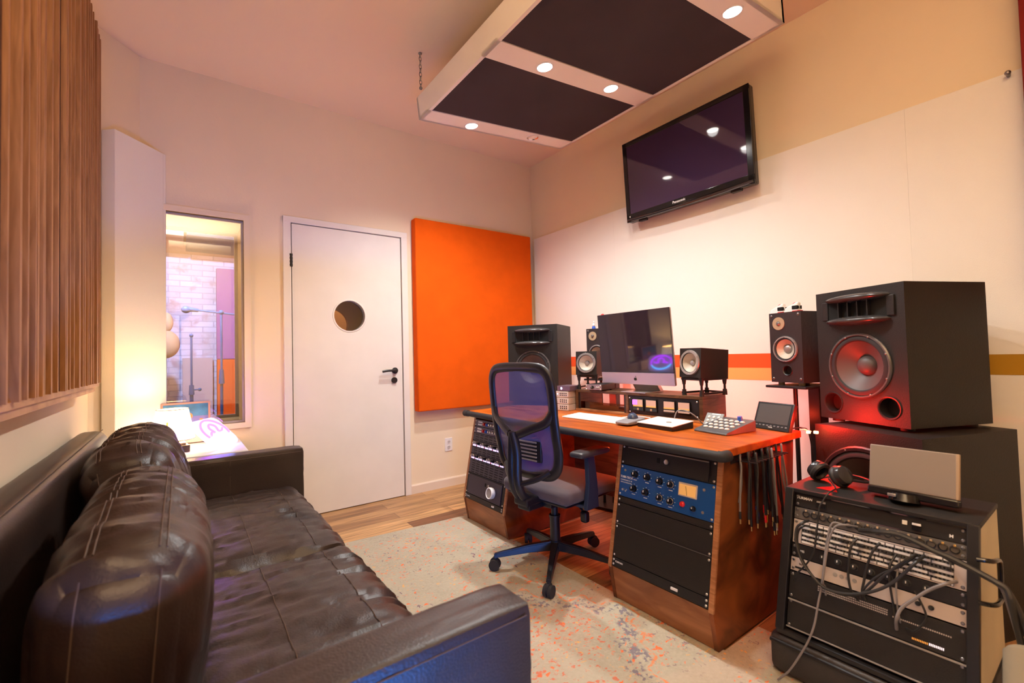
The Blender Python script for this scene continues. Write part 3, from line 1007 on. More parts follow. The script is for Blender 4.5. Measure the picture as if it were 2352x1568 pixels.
# ------------------------------------------------------------------ television
TVW, TVH = 0.912, 0.572
tvm = Matrix.Translation((2.640, 2.138, 2.018)) @ Matrix.Rotation(R(-90), 4, 'Z') @ Matrix.Rotation(R(3.0), 4, 'X')
tv = thing('television', 'black wall-mounted flat television tilted down', 'television', tvm)
MB().box(0, TVW, 0, 0.055, 0, TVH, 0.012).build('case', 'black_gloss', tv)
bz = MB()
bz.box(0.0, 0.036, -0.006, 0.004, 0.0, TVH, 0.003)
bz.box(TVW - 0.036, TVW, -0.006, 0.004, 0.0, TVH, 0.003)
bz.box(0, TVW, -0.006, 0.004, TVH - 0.034, TVH, 0.003)
bz.box(0, TVW, -0.006, 0.004, 0.022, 0.058, 0.003)
bz.build('bezel', 'black_gloss', tv)
MB().tube([(0.01, -0.004, 0.016), (0.2, -0.007, 0.010), (TVW / 2, -0.008, 0.008), (TVW - 0.2, -0.007, 0.010), (TVW - 0.01, -0.004, 0.016)], 0.010, 10).build('lower_lip', mat('dark_chrome_lip', (0.12, 0.12, 0.13), 0.12, 0.9), tv)
MB().box(0.034, TVW - 0.034, -0.0035, 0.002, 0.056, TVH - 0.032).build('screen', 'tv_screen', tv)
text('Panasonic', 0.024, 'lettering', tv, 'lettering', (TVW * 0.47, -0.0072, 0.040), bold=True)
MB().ell((0.030, -0.006, 0.038), (0.005, 0.002, 0.006)).build('sticker', 'off_white', tv)
g = MB()
g.box(0.09, 0.15, 0.01, 0.04, -0.010, 0.002, 0.002)
g.box(TVW - 0.15, TVW - 0.09, 0.01, 0.04, -0.010, 0.002, 0.002)
g.build('foot_bracket', 'black', tv)
MB().box(0.25, 0.66, 0.05, 0.095, 0.12, 0.42, 0.004).build('wall_bracket', 'black', tv)
MB().tube([(0.0, 0.045, 0.135), (-0.022, 0.050, 0.13), (-0.030, 0.055, 0.10), (-0.026, 0.055, 0.07), (-0.012, 0.055, 0.045), (0.0, 0.045, 0.055)], 0.0022, 6).build('loose_cable', 'cable', tv)


# ------------------------------------------------------------------ loudspeakers
def driver(parent, cx, cz, r, ringm='ring', conem='cone', capr=0.3, y=0.0, name='woofer', screws=8, capm=None, rw=0.13):
    w = MB().lathe([(r * 1.0, 0.0), (r * 1.0, 0.004), (r * 0.97, 0.008), (r * (1 - rw), 0.008), (r * (1 - rw) * 0.985, 0.002)], (cx, y, cz), '-y', 40).build(name, ringm, parent)
    MB().lathe([(r * (1 - rw) * 0.985, 0.003), (r * 0.83, 0.007), (r * 0.78, 0.006), (r * 0.75, 0.001)], (cx, y, cz), '-y', 40).build('surround', 'rubber', w)
    MB().lathe([(r * 0.755, 0.001), (r * 0.70, -0.004), (r * 0.45, -0.20 * r), (r * capr * 0.9, -0.34 * r)], (cx, y, cz), '-y', 40).build('cone', conem, w)
    MB().lathe([(r * capr, -0.33 * r), (r * capr * 0.9, -0.24 * r), (r * capr * 0.6, -0.16 * r), (0.0, -0.13 * r)], (cx, y, cz), '-y', 28).build('dust_cap', capm or conem, w)
    s = MB()
    for k in range(screws):
        a = 2 * math.pi * (k + 0.5) / screws
        s.ell((cx + r * 0.935 * math.cos(a), y - 0.008, cz + r * 0.935 * math.sin(a)), (0.0035, 0.002, 0.0035), 8, 6)
    s.build('screws', 'grey_metal', w)
    return w


def cabinet(w, d, h, holes, bev=0.006):
    """box with round cavities: the front plate is cut by stacking; drivers sit on a recess plane."""
    return MB().box(0, w, 0, d, 0, h, bev)


def open_cab(parent, w, d, h, holes, m, seg=40):
    """cabinet whose front face has round openings (cx, cz, r)."""
    b = bmesh.new()
    outer = [b.verts.new((0, 0, 0)), b.verts.new((w, 0, 0)), b.verts.new((w, 0, h)), b.verts.new((0, 0, h))]
    edges = [b.edges.new((outer[i], outer[(i + 1) % 4])) for i in range(4)]
    loops = []
    for cx, cz, r in holes:
        vs_ = [b.verts.new((cx + r * math.cos(2 * math.pi * k / seg), 0, cz + r * math.sin(2 * math.pi * k / seg))) for k in range(seg)]
        edges += [b.edges.new((vs_[k], vs_[(k + 1) % seg])) for k in range(seg)]
        loops.append(vs_)
    bmesh.ops.triangle_fill(b, use_beauty=True, use_dissolve=False, edges=edges)
    for f in list(b.faces):
        c = f.calc_center_median()
        if any((c.x - q[0]) ** 2 + (c.z - q[1]) ** 2 < (q[2] * 0.97) ** 2 for q in holes):
            b.faces.remove(f)
    back = [b.verts.new((v.co.x, d, v.co.z)) for v in outer]
    b.faces.new(back)
    for i in range(4):
        b.faces.new((outer[i], outer[(i + 1) % 4], back[(i + 1) % 4], back[i]))
    for vs_, q in zip(loops, holes):
        dep = min(0.10, q[2] * 1.1)
        inn = [b.verts.new((v.co.x, dep, v.co.z)) for v in vs_]
        for k in range(seg):
            b.faces.new((vs_[k], vs_[(k + 1) % seg], inn[(k + 1) % seg], inn[k]))
        b.faces.new(inn)
    bmesh.ops.recalc_face_normals(b, faces=b.faces)
    mb = MB()
    mb._join(b)
    return mb.build('cabinet', m, parent, angle=30)


def big_speaker(label, loc, yaw):
    w, d, h = 0.334, 0.355, 0.487
    t = thing('studio_speaker', label, 'loudspeaker', frame(loc, yaw) @ Matrix.Scale(1.12, 4), group='large horn loudspeakers')
    holes = [(0.167, 0.205, 0.108), (0.057, 0.062, 0.034), (0.268, 0.062, 0.034)]
    cab = open_cab(t, w, d, h, holes, 'black_matte')
    driver(t, 0.167, 0.205, 0.119, capr=0.30, rw=0.07, ringm='ring_dark')
    for cx in (0.057, 0.268):
        MB().lathe([(0.034, -0.03), (0.0335, -0.004), (0.036, 0.002), (0.0395, 0.003), (0.041, 0.0)], (cx, 0, 0.062), '-y', 36).build('port', 'black', t)
    MB().box(0.030, 0.056, -0.006, 0.004, 0.378, 0.448, 0.002).build('horn_plate', 'black', t)
    hp = MB().box(0.278, 0.304, -0.006, 0.004, 0.378, 0.448, 0.002).build('horn_plate', 'black', t)
    th = MB()
    th.box(0.055, 0.278, -0.003, 0.001, 0.370, 0.458)
    th.build('horn_throat', 'hole', hp)
    v = MB()
    for k in range(4):
        x = 0.11 + k * 0.037
        v.box(x - 0.002, x + 0.002, -0.018, 0.0, 0.385, 0.442)
    v.build('horn_vanes', 'black', hp)
    for zc, s in ((0.452, 1), (0.370, -1)):
        lip = MB().ell((0.167, 0.002, zc), (0.122, 0.050, 0.017), 36, 16)
        lip.build('horn_lip', mat('satin_black_horn', (0.05, 0.047, 0.048), 0.2), t)
    for cx in (0.04, w - 0.04):
        for cy in (0.04, d - 0.04):
            MB().cyl((cx, cy, -0.012), (cx, cy, 0.0), 0.02, seg=16).build('foot', 'rubber', t)
    return t


sp_r = big_speaker('large black horn loudspeaker on the subwoofer at the right', (2.307, 0.830, 0.7695), -24)
sp_l = big_speaker('large black horn loudspeaker behind the office chair beside the orange panel', (1.94, 2.70, 0.746), 33)
tag(MB().box(0.01, 0.36, 0.01, 0.36, 0, 0.015, 0.004, X=frame((1.94, 2.70, 0.7155), 33)).build('isolation_pad', 'rubber'), 'black foam pad under the loudspeaker behind the chair', 'isolation pad')

sb = thing('subwoofer', 'wide black subwoofer cabinet under the large right loudspeaker', 'subwoofer', frame((2.180, 0.810, 0.0), -20))
open_cab(sb, 0.398, 0.50, 0.754, [(0.200, 0.505, 0.172)], 'black_matte')
driver(sb, 0.200, 0.505, 0.188, capr=0.35, rw=0.09, ringm='black')


def mid_speaker(label, loc, yaw):
    w, d, h = 0.163, 0.24, 0.336
    t = thing('bookshelf_speaker', label, 'loudspeaker', frame(loc, yaw), group='two-way speakers on stands')
    open_cab(t, w, d, h, [(0.080, 0.160, 0.054), (0.086, 0.058, 0.021)], mat('black_ash_veneer', (0.030, 0.022, 0.024), 0.4, bump=0.2, bscale=60, stretch=(8, 8, 0.6)))
    driver(t, 0.080, 0.160, 0.062, capr=0.34, conem='cone_light', rw=0.12, capm='ring', screws=6)
    MB().lathe([(0.031, 0.0), (0.031, 0.003), (0.012, 0.003), (0.011, 0.0)], (0.050, 0, 0.284), '-y', 32).build('tweeter', 'tan_plate', t)
    MB().lathe([(0.012, 0.0), (0.010, 0.006), (0.006, 0.010), (0.0, 0.011)], (0.050, 0, 0.284), '-y', 24).build('tweeter_dome', 'grey_metal', t)
    MB().lathe([(0.021, -0.03), (0.0205, 0.0), (0.024, 0.003), (0.026, 0.0)], (0.086, 0, 0.058), '-y', 32).build('port', 'black', t)
    s = MB()
    for x, z in ((0.013, 0.322), (0.150, 0.322), (0.013, 0.018), (0.150, 0.018)):
        s.ell((x, -0.001, z), (0.006, 0.003, 0.006), 10, 8)
    s.build('grille_pegs', 'grey_metal', t)
    for cx in (0.03, w - 0.03):
        for cy in (0.03, d - 0.03):
            MB().cyl((cx, cy, -0.014), (cx, cy, 0.0), 0.014, seg=14).build('foot', 'tan_plate', t)
    return t


def speaker_stand(label, loc, yaw, ztop):
    t = thing('speaker_stand', label, 'speaker stand', frame(loc, yaw), group='stands of the two-way speakers')
    MB().box(-0.02, 0.185, -0.02, 0.24, ztop - 0.012, ztop, 0.003).build('top_plate', 'black', t)
    MB().cyl((0.055, 0.09, 0.02), (0.055, 0.09, ztop - 0.012), 0.010, seg=14).build('pole', 'black', t)
    MB().box(0.11, 0.165, 0.10, 0.16, 0.02, ztop - 0.012, 0.004).build('column', 'black', t)
    MB().box(-0.03, 0.20, -0.02, 0.25, 0.0, 0.02, 0.004).build('base_plate', 'black', t)
    return t


mid_speaker('black two-way speaker with a tan tweeter, small sneakers on its top', (2.36, 1.058, 0.914), -14)
speaker_stand('black stand under the speaker that carries the sneakers', (2.36, 1.058, 0.0), -14, 0.899)
mid_speaker('black two-way speaker half hidden behind the computer screen', (2.33, 2.285, 0.914), 14)
speaker_stand('black stand behind the desk hidden by the computer screen', (2.33, 2.285, 0.0), 14, 0.899)


def small_monitor(label, loc, yaw):
    w, d, h = 0.140, 0.19, 0.150
    t = thing('desktop_monitor_speaker', label, 'loudspeaker', frame(loc, yaw, 4), group='small monitor speakers on the hutch')
    open_cab(t, w, d, h, [(0.070, 0.076, 0.050)], 'black_matte')
    driver(t, 0.070, 0.076, 0.064, capr=0.24, conem='cone_light', capm='ring', rw=0.20, screws=6)
    return t


def desk_stand(label, loc, yaw):
    t = thing('monitor_stand', label, 'speaker stand', frame(loc, yaw), group='desktop stands of the small speakers')
    for k, (x, y) in enumerate(((0.012, 0.01), (0.128, 0.01), (0.012, 0.17), (0.128, 0.17))):
        leg = MB()
        leg.cyl((x, y, 0.0), (x, y, 0.030), 0.012, 0.010, seg=14).cyl((x, y, 0.03), (x, y, 0.055), 0.006, seg=12).cyl((x, y, 0.055), (x, y, 0.098), 0.008, 0.014, seg=14)
        leg.build('leg', 'black', t)
    MB().box(0.004, 0.136, 0.0, 0.012, 0.078, 0.090, 0.004).box(0.004, 0.136, 0.166, 0.178, 0.078, 0.090, 0.004).box(0.0, 0.014, 0.0, 0.178, 0.078, 0.092, 0.004).box(0.126, 0.140, 0.0, 0.178, 0.078, 0.092, 0.004).build('upper_frame', 'black', t)
    MB().box(0.004, 0.136, 0.166, 0.178, 0.008, 0.018, 0.003).box(0.002, 0.014, 0.0, 0.178, 0.008, 0.018, 0.003).box(0.126, 0.138, 0.0, 0.178, 0.008, 0.018, 0.003).build('lower_frame', 'black', t)
    return t


HT = 0.848
small_monitor('small black monitor speaker on the hutch right of the computer screen', (2.110, 1.405, 0.9415), -12)
desk_stand('black desktop stand under the small speaker right of the screen', (2.120, 1.405, HT), -12)
small_monitor('small black monitor speaker on the hutch left of the computer screen', (2.055, 2.120, 0.9415), 24)
desk_stand('black desktop stand under the small speaker left of the screen', (2.062, 2.120, HT), 24)


# mini sneakers on the right bookshelf speaker
def sneaker(label, loc, yaw):
    t = thing('miniature_sneaker', label, 'sneaker', frame(loc, yaw), group='sneakers on the speaker')

    def up(p, u, d):
        x = u.x
        k = (x + 1) / 2
        p = p.copy()
        top = 1.0 - 0.62 * k ** 1.5
        p.z = p.z * top - 0.016 * k
        p.y *= 1.0 - 0.35 * max(0, abs(x) - 0.6)
        return p
    MB().soft(0.0, 0.078, 0.002, 0.030, 0.010, 0.052, 0.009, 10, up).build('upper', 'white', t)
    MB().soft(-0.003, 0.082, 0.0, 0.032, 0.0, 0.014, 0.006, 8).build('sole', 'off_white', t)
    MB().box(0.0, 0.030, -0.0005, 0.0325, 0.016, 0.034, 0.003).build('side_patch', 'hole', t)
    MB().box(-0.0035, 0.028, -0.001, 0.033, 0.006, 0.010, 0.001).build('red_sole_line', 'red', t)
    lc = MB()
    for k in range(4):
        lc.tube([(0.026 + k * 0.007, 0.006, 0.044 - k * 0.005), (0.026 + k * 0.007, 0.016, 0.049 - k * 0.005), (0.026 + k * 0.007, 0.026, 0.044 - k * 0.005)], 0.0014, 5)
    lc.build('laces', 'red', t)
    return t


sneaker('tiny white, black and red sneaker left on top of the speaker', (2.45, 1.010, 1.250), 160)
sneaker('tiny white, black and red sneaker right on top of the speaker', (2.43, 0.935, 1.250), 160)
# small figures on the left one
fg = thing('toy_figure', 'small blue and white figure on top of the speaker behind the screen', 'figurine', loc=(2.355, 2.235, 1.250))
MB().cyl((0, 0, 0), (0, 0, 0.018), 0.014, 0.010).build('base', 'blue', fg)
MB().ell((0, 0, 0.026), (0.010, 0.010, 0.012)).ell((0, 0, 0.046), 0.006).cyl((0, 0, 0.03), (0, 0, 0.045), 0.004).build('body', 'white', fg)
fg = thing('toy_figure', 'small red figure on top of the speaker behind the screen', 'figurine', loc=(2.372, 2.165, 1.250))
MB().cyl((0, 0, 0), (0, 0, 0.022), 0.022, 0.018).build('base', 'white', fg)
MB().cyl((0, 0, 0.022), (0, 0, 0.060), 0.020, 0.016).ell((0, 0, 0.078), (0.017, 0.017, 0.022)).build('body', 'red', fg)

# ------------------------------------------------------------------ desk
ZD = 0.715
dk = thing('studio_desk', 'stained wooden studio desk with two rack pedestals', 'desk', loc=(1.53, 1.75, 0.0))
ox, oy = 1.53, 1.75


def rel(poly):
    return [(x - ox, z) for x, z in poly]


top = MB()
top.prism([(1.548 - ox, 0.884 - oy), (2.20 - ox, 0.872 - oy), (2.30 - ox, 1.20 - oy), (2.30 - ox, 2.655 - oy), (1.548 - ox, 2.640 - oy)], 'z', ZD - 0.030, ZD, 0.004)
top.build('desktop', 'desk', dk)
MB().tube([(1.548 - ox, 0.872 - oy, ZD - 0.016), (1.535 - ox, 1.4 - oy, ZD - 0.016), (1.535 - ox, 2.0 - oy, ZD - 0.016), (1.545 - ox, 2.655 - oy, ZD - 0.016)], 0.018, 14).build('front_bumper', 'rubber', dk)
MB().tube([(1.548 - ox, 0.885 - oy, ZD - 0.016), (1.552 - ox, 0.872 - oy, ZD - 0.016), (1.580 - ox, 0.868 - oy, ZD - 0.016)], 0.0205, 14).build('corner_cap', 'rubber', dk)
MB().tube([(1.545 - ox, 2.62 - oy, ZD - 0.016), (1.545 - ox, 2.665 - oy, ZD - 0.016)], 0.0205, 14, smooth=1).build('corner_cap', 'rubber', dk)
prof = [(1.535, 0.008), (1.508, 0.155), (1.612, 0.685), (2.20, 0.685), (2.12, 0.008)]
for yc in (0.905, 1.370, 2.180, 2.627):
    MB().prism(rel(prof), 'y', yc - oy, yc + 0.018 - oy, 0.001).build('side_panel', 'desk_side', dk)
for y0, y1 in ((0.905, 1.388), (2.180, 2.645)):
    fr = MB()
    fr.prism(rel([(1.537, 0.010), (1.511, 0.155), (1.524, 0.155), (1.550, 0.010)]), 'y', y0 + 0.004 - oy, y1 - 0.004 - oy)
    fr.build('plinth_board', wood('pedestal_plinth_wood', (0.22, 0.075, 0.025), (0.42, 0.17, 0.065), 0.4, 3, (5, 1.4, 5)), dk)
    ed = MB()
    for yy in (y0 - 0.001, y1 - 0.017):
        ed.prism(rel([(1.506, 0.150), (1.6115, 0.686), (1.620, 0.686), (1.515, 0.150)]), 'y', yy - oy, yy + 0.019 - oy)
    ed.prism(rel([(1.6065, 0.667), (1.611, 0.686), (1.625, 0.686), (1.620, 0.667)]), 'y', y0 - oy, y1 - oy)
    ed.build('face_frame', 'desk_edge', dk)
    MB().box(1.66 - ox, 2.05 - ox, y0 + 0.03 - oy, y1 - 0.03 - oy, 0.03, 0.05).build('bottom_board', 'dark_wood', dk)
MB().box(2.08 - ox, 2.10 - ox, 1.40 - oy, 2.18 - oy, 0.22, 0.69, 0.001).build('modesty_panel', 'dark_wood', dk)

# ---- rack equipment helpers: local x across, z up the leaning face, y into the rack
LEAN_P = math.degrees(math.atan(0.197))


def ped(yc, z):
    """matrix on a pedestal face at height z (world)."""
    return frame((1.510 + (z - 0.155) * 0.197, yc, z), 0, LEAN_P)


PW = 0.222


def screws(parent, xs, zs, m='silver', name='rack_screw'):
    me = None
    for x in xs:
        for z in zs:
            if me is None:
                o = MB().lathe([(0.0045, 0.0), (0.0045, 0.0015), (0.003, 0.003), (0, 0.0032)], (0, 0, 0), '-y', 10).build(name, m, parent)
                me = o.data
            else:
                o = bpy.data.objects.new(name, me)
                COL.objects.link(o)
                o.parent = parent
            o.location = (x, -0.003, z)


def panel(name, label, cat, mtx, h, m, hw=PW, depth=0.12, sc=True):
    t = thing(name, label, cat, mtx)
    MB().box(-hw, hw, -0.003, 0.002, 0.001, h - 0.001, 0.0008).build('front_panel', m, t)
    MB().box(-hw + 0.012, hw - 0.012, 0.002, depth, 0.003, h - 0.003).build('chassis', 'black_matte', t)
    if sc:
        screws(t, (-hw + 0.008, hw - 0.008), (0.010, h - 0.010) if h > 0.03 else (h / 2,))
    return t


def knob(parent, x, z, r=0.009, l=0.016, m='black_gloss', cap=None, line=True, y=-0.003):
    k = MB().lathe([(r * 1.15, 0), (r * 1.15, 0.003), (r * 0.9, 0.004), (r * 0.82, l), (r * 0.7, l + 0.001), (0, l + 0.001)], (x, y, z), '-y', 20).build('knob', m, parent)
    if line:
        MB().box(x - r * 0.13, x + r * 0.13, y - l - 0.0022, y - l - 0.0008, z, z + r * 0.7).build('pointer', 'lettering', k)
    return k


kz = 1.0 / math.cos(R(LEAN_P))


def H(z0, z1):
    return (z1 - z0) * kz


# right pedestal, bottom to top
YP = 1.1465
t = panel('rack_power_unit', 'flat black power unit lowest in the right desk pedestal', 'rack unit', ped(YP, 0.158), H(0.158, 0.195), 'black')
text('FURMAN', 0.010, 'lettering', t, 'lettering', (-0.185, -0.0035, 0.022))
MB().box(0.07, 0.10, -0.008, -0.002, 0.012, 0.022, 0.002).build('switch', 'off_white', t)
t = panel('blank_rack_panel', 'tall matte black panel above the power unit in the right pedestal', 'rack panel', ped(YP, 0.196), H(0.196, 0.330), 'black_matte')
t = panel('blank_rack_panel', 'dark panel with a thin bright top edge in the right pedestal middle', 'rack panel', ped(YP, 0.331), H(0.331, 0.420), 'black_matte')
MB().box(-PW, PW, -0.006, -0.002, 0.0, 0.003).build('bright_edge', 'grey_metal', t)
t = panel('blank_rack_panel', 'narrow dark panel directly under the blue rack unit', 'rack panel', ped(YP, 0.421), H(0.421, 0.447), 'black_matte')
# blue tube compressor
hb = H(0.448, 0.581)
t = panel('tube_compressor', 'bright blue rack unit with black knobs and an amber meter', 'rack unit', ped(YP, 0.448), hb, 'blue_panel')
text('TUBE-TECH', 0.0125, 'lettering', t, 'lettering', (-0.186, -0.0035, 0.083), bold=True)
text('COMPRESSOR CL 1B', 0.0068, 'lettering', t, 'lettering', (-0.186, -0.0035, 0.070))
text('OPTO ATTENUATOR', 0.0062, 'lettering', t, 'lettering', (-0.186, -0.0035, 0.060))
for x, z in ((-0.140, 0.104), (-0.078, 0.104), (-0.016, 0.100), (-0.142, 0.044), (-0.080, 0.042)):
    knob(t, x, z, 0.0125, 0.018)
for x, z in ((0.036, 0.098), (-0.010, 0.036), (0.040, 0.034)):
    knob(t, x, z, 0.0125, 0.016, 'black_gloss')
    MB().lathe([(0.0135, 0.0), (0.0135, 0.003), (0.012, 0.004)], (x, -0.003, z), '-y', 20).build('knob_skirt', 'silver', t)
knob(t, 0.140, 0.030, 0.009, 0.014)
mk = MB()
for x, z in ((-0.140, 0.104), (-0.078, 0.104), (-0.016, 0.100), (-0.142, 0.044), (-0.080, 0.042), (0.036, 0.098), (-0.010, 0.036), (0.040, 0.034)):
    for a in range(-135, 136, 45):
        xx, zz = x + 0.019 * math.sin(R(a)), z + 0.019 * math.cos(R(a))
        mk.box(xx - 0.0022, xx + 0.0022, -0.0036, -0.0028, zz - 0.0009, zz + 0.0009)
    mk.box(x - 0.009, x + 0.009, -0.0036, -0.0028, z - 0.024, z - 0.0215)
mk.build('scale_marks', 'lettering', t)
MB().box(0.072, 0.152, -0.008, -0.002, 0.066, 0.118, 0.002).build('meter_bezel', 'rack_light', t)
MB().box(0.077, 0.147, -0.0088, -0.006, 0.071, 0.112).build('meter_face', 'amber', t)
MB().tube([(0.112, -0.0092, 0.072), (0.104, -0.0092, 0.106)], 0.0007, 6, smooth=1).build('needle', 'hole', t)
MB().lathe([(0.011, 0), (0.010, 0.006), (0.006, 0.010), (0, 0.011)], (0.092, -0.003, 0.036), '-y', 20).build('lamp_jewel', 'red', t)
MB().cyl((-0.196, -0.003, 0.030), (-0.196, -0.012, 0.030), 0.005, seg=12).tube([(-0.180, -0.003, 0.032), (-0.178, -0.014, 0.026)], 0.003, 8, smooth=1).build('toggle_switch', 'silver', t)
s = MB()
for x, z in ((0.178, 0.108), (0.178, 0.026), (-0.196, 0.112)):
    s.lathe([(0.0055, 0), (0.0055, 0.002), (0, 0.003)], (x, -0.003, z), '-y', 12)
s.build('panel_screws', 'silver', t)
# lockable drawer
t = panel('lockable_storage_unit', 'black drawer with a round lock at the top of the right pedestal', 'storage unit', ped(YP, 0.582), H(0.582, 0.666), 'black_matte')
MB().box(-0.185, 0.195, -0.010, -0.003, 0.004, 0.078, 0.002).build('drawer_front', 'black_matte', t)
MB().box(-0.185, 0.195, -0.014, -0.009, 0.074, 0.079, 0.001).build('drawer_lip', 'grey_metal', t)
MB().lathe([(0.010, 0), (0.010, 0.004), (0.006, 0.005), (0, 0.004)], (0.012, -0.010, 0.045), '-y', 20).build('lock', 'silver', t)
MB().box(-0.034, -0.020, -0.0115, -0.009, 0.035, 0.055, 0.001).build('latch_recess', 'hole', t)

# left pedestal, bottom to top
YQ = 2.4125
PWL = 0.212
t = panel('rack_power_unit', 'flat black power unit lowest in the left desk pedestal', 'rack unit', ped(YQ, 0.158), H(0.158, 0.188), 'black', PWL)
text('FURMAN', 0.010, 'lettering', t, 'lettering', (-0.176, -0.0035, 0.015))
MB().box(0.10, 0.125, -0.008, -0.002, 0.010, 0.020, 0.002).build('switch', 'off_white', t)
t = panel('lockable_storage_unit', 'black drawer with a round silver knob low in the left pedestal', 'storage unit', ped(YQ, 0.189), H(0.189, 0.316), 'black_matte', PWL)
MB().box(-0.19, 0.185, -0.008, -0.003, 0.004, 0.122, 0.002).build('drawer_front', mat('violet_black_metal', (0.035, 0.025, 0.045), 0.45), t)
kb = MB().lathe([(0.032, 0), (0.034, 0.010), (0.034, 0.026), (0.030, 0.029), (0.027, 0.026)], (0.095, -0.008, 0.058), '-y', 36).build('big_knob', 'white', t)
MB().cyl((0.095, -0.030, 0.058), (0.095, -0.034, 0.058), 0.0275, seg=32).build('knob_centre', 'rack_grey', kb)
MB().lathe([(0.006, 0), (0.006, 0.003), (0, 0.003)], (0.045, -0.008, 0.090), '-y', 14).build('lock', 'silver', t)
MB().box(0.005, 0.018, -0.0095, -0.007, 0.078, 0.098, 0.001).build('latch_recess', 'hole', t)


def vent(label, z0, z1):
    t = panel('vented_rack_panel', label, 'rack panel', ped(YQ, z0), H(z0, z1), mat('violet_grey_vent_metal', (0.045, 0.036, 0.055), 0.45), PWL, sc=False)
    h = H(z0, z1)
    n = max(2, int(h / 0.013))
    sl = MB()
    for c in range(7):
        for k in range(n):
            x = -0.165 + c * 0.053
            z = h * (k + 0.6) / (n + 0.2)
            sl.box(x - 0.018, x + 0.018, -0.0038, -0.0028, z - 0.0022, z + 0.0022)
    sl.build('vent_slots', 'hole', t)
    return t


vent('vented dark panel above the knobbed drawer in the left pedestal', 0.317, 0.402)


def knob_row(label, z0, z1, seed):
    t = panel('preamp_rack', label, 'rack unit', ped(YQ, z0), H(z0, z1), mat('violet_grey_panel', (0.05, 0.04, 0.06), 0.4), PWL)
    rr = random.Random(seed)
    h = H(z0, z1)
    for k in range(8):
        x = -0.18 + k * 0.047
        nb = MB().lathe([(0.010, 0), (0.010, 0.006), (0.006, 0.008), (0.0055, 0.020), (0, 0.021)], (x, -0.003, h * 0.60), '-y', 16).build('knob', 'silver' if k % 2 == 0 else 'black_gloss', t)
    b = MB()
    for k in range(8):
        x = -0.18 + k * 0.047
        b.box(x - 0.020, x + 0.018, -0.006, -0.002, h * 0.10, h * 0.34, 0.001)
    b.build('lit_buttons', mat('pale_violet_buttons', (0.7, 0.6, 0.85), 0.4, emit=(0.75, 0.6, 1.0), estr=0.9), t)
    r2 = MB()
    for k in range(4):
        x = -0.155 + k * 0.094
        r2.box(x - 0.006, x + 0.006, -0.007, -0.002, h * 0.12, h * 0.30, 0.001)
    r2.build('red_buttons', 'red', t)
    return t


knob_row('row of silver knobs and violet-lit buttons in the left pedestal, lower one', 0.403, 0.437, 1)
vent('narrow vented panel between the two knob rows', 0.438, 0.480)
knob_row('row of silver knobs and violet-lit buttons in the left pedestal, upper one', 0.481, 0.520, 2)
vent('vented panel above both knob rows in the left pedestal', 0.521, 0.568)
for k, (z0, z1) in enumerate(((0.569, 0.611), (0.612, 0.655))):
    t = panel('channel_strip', ('lower' if k == 0 else 'upper') + ' violet channel strip with red and blue knobs, left pedestal', 'rack unit', ped(YQ, z0), H(z0, z1), mat('violet_panel_metal', (0.07, 0.05, 0.09), 0.4), PWL)
    MB().box(-0.175, -0.125, -0.006, -0.002, 0.024, 0.034, 0.001).box(-0.175, -0.125, -0.006, -0.002, 0.008, 0.018, 0.001).build('label_plates', 'lettering', t)
    knob(t, -0.098, 0.020, 0.010, 0.012, 'red', line=False)
    knob(t, -0.066, 0.020, 0.010, 0.012, 'blue', line=False)
    for j in range(4):
        knob(t, -0.036 + j * 0.028, 0.021, 0.008, 0.012, 'silver', line=False)
    MB().box(0.095, 0.16, -0.006, -0.002, 0.012, 0.030, 0.001).build('label_plate', 'lettering', t)

# ---- things on the desk
ht = thing('desk_hutch', 'dark wooden hutch shelf along the back of the desktop', 'hutch', frame((2.055, 2.130, ZD + 0.001), 2.5))
HW, HD_, HH = 0.862, 0.235, HT - ZD - 0.001
h_ = MB()
h_.box(0, HW, 0, HD_, HH - 0.016, HH, 0.0015)
h_.build('top_board', 'dark_wood', ht)
MB().box(0, HW, 0.0, HD_, 0.0, 0.012, 0.001).build('bottom_board', 'desk_edge', ht)
for x in (0.0, 0.393, HW - 0.020):
    MB().box(x, x + 0.020, 0.0, HD_, 0.012, HH - 0.016, 0.001).build('upright', 'dark_wood', ht)
MB().box(0.020, 0.393, 0.030, 0.033, 0.012, 0.056).build('smoked_window', 'smoked', ht)
rr_ = MB()
for x in (0.022, 0.379):
    rr_.box(x, x + 0.012, 0.006, 0.012, 0.012, HH - 0.016)
rr_.build('rack_rails', 'black', ht)
vm = thing('meter_panel', 'black panel with four level meters in the hutch', 'meter unit', frame((2.055, 2.130, ZD + 0.001), 2.5) @ Matrix.Translation((0.415, 0.004, 0.013)))
MB().box(0, 0.424, 0, 0.006, 0.0, 0.101, 0.001).build('front_panel', 'black', vm)
MB().box(0.01, 0.414, 0.006, 0.10, 0.004, 0.097).build('chassis', 'black_matte', vm)
for k, x in enumerate((0.030, 0.115, 0.225, 0.310)):
    mt = MB().box(x, x + 0.072, -0.008, 0.0, 0.018, 0.088, 0.002).build('meter', 'black_gloss', vm)
    MB().box(x + 0.005, x + 0.067, -0.0092, -0.007, 0.044, 0.083).build('meter_face', ['meter_pink', 'amber'], mt)
    MB().box(x + 0.005, x + 0.067, -0.0098, -0.007, 0.044, 0.052).build('meter_glow', 'amber', mt)
    if k < 2:
        MB().box(x + 0.030, x + 0.042, -0.010, -0.007, 0.024, 0.036, 0.001).build('button', 'tan_plate', mt)
    else:
        MB().box(x + 0.004, x + 0.068, -0.0105, -0.007, 0.028, 0.038, 0.001).build('scale_plate', 'rack_light', mt)
MB().box(0.031, 0.062, -0.0100, -0.0090, 0.054, 0.080).build('violet_display', emitter('violet_display', (0.55, 0.08, 1.0), 2.5), vm)
screws(vm, (0.008, 0.416), (0.012, 0.090))

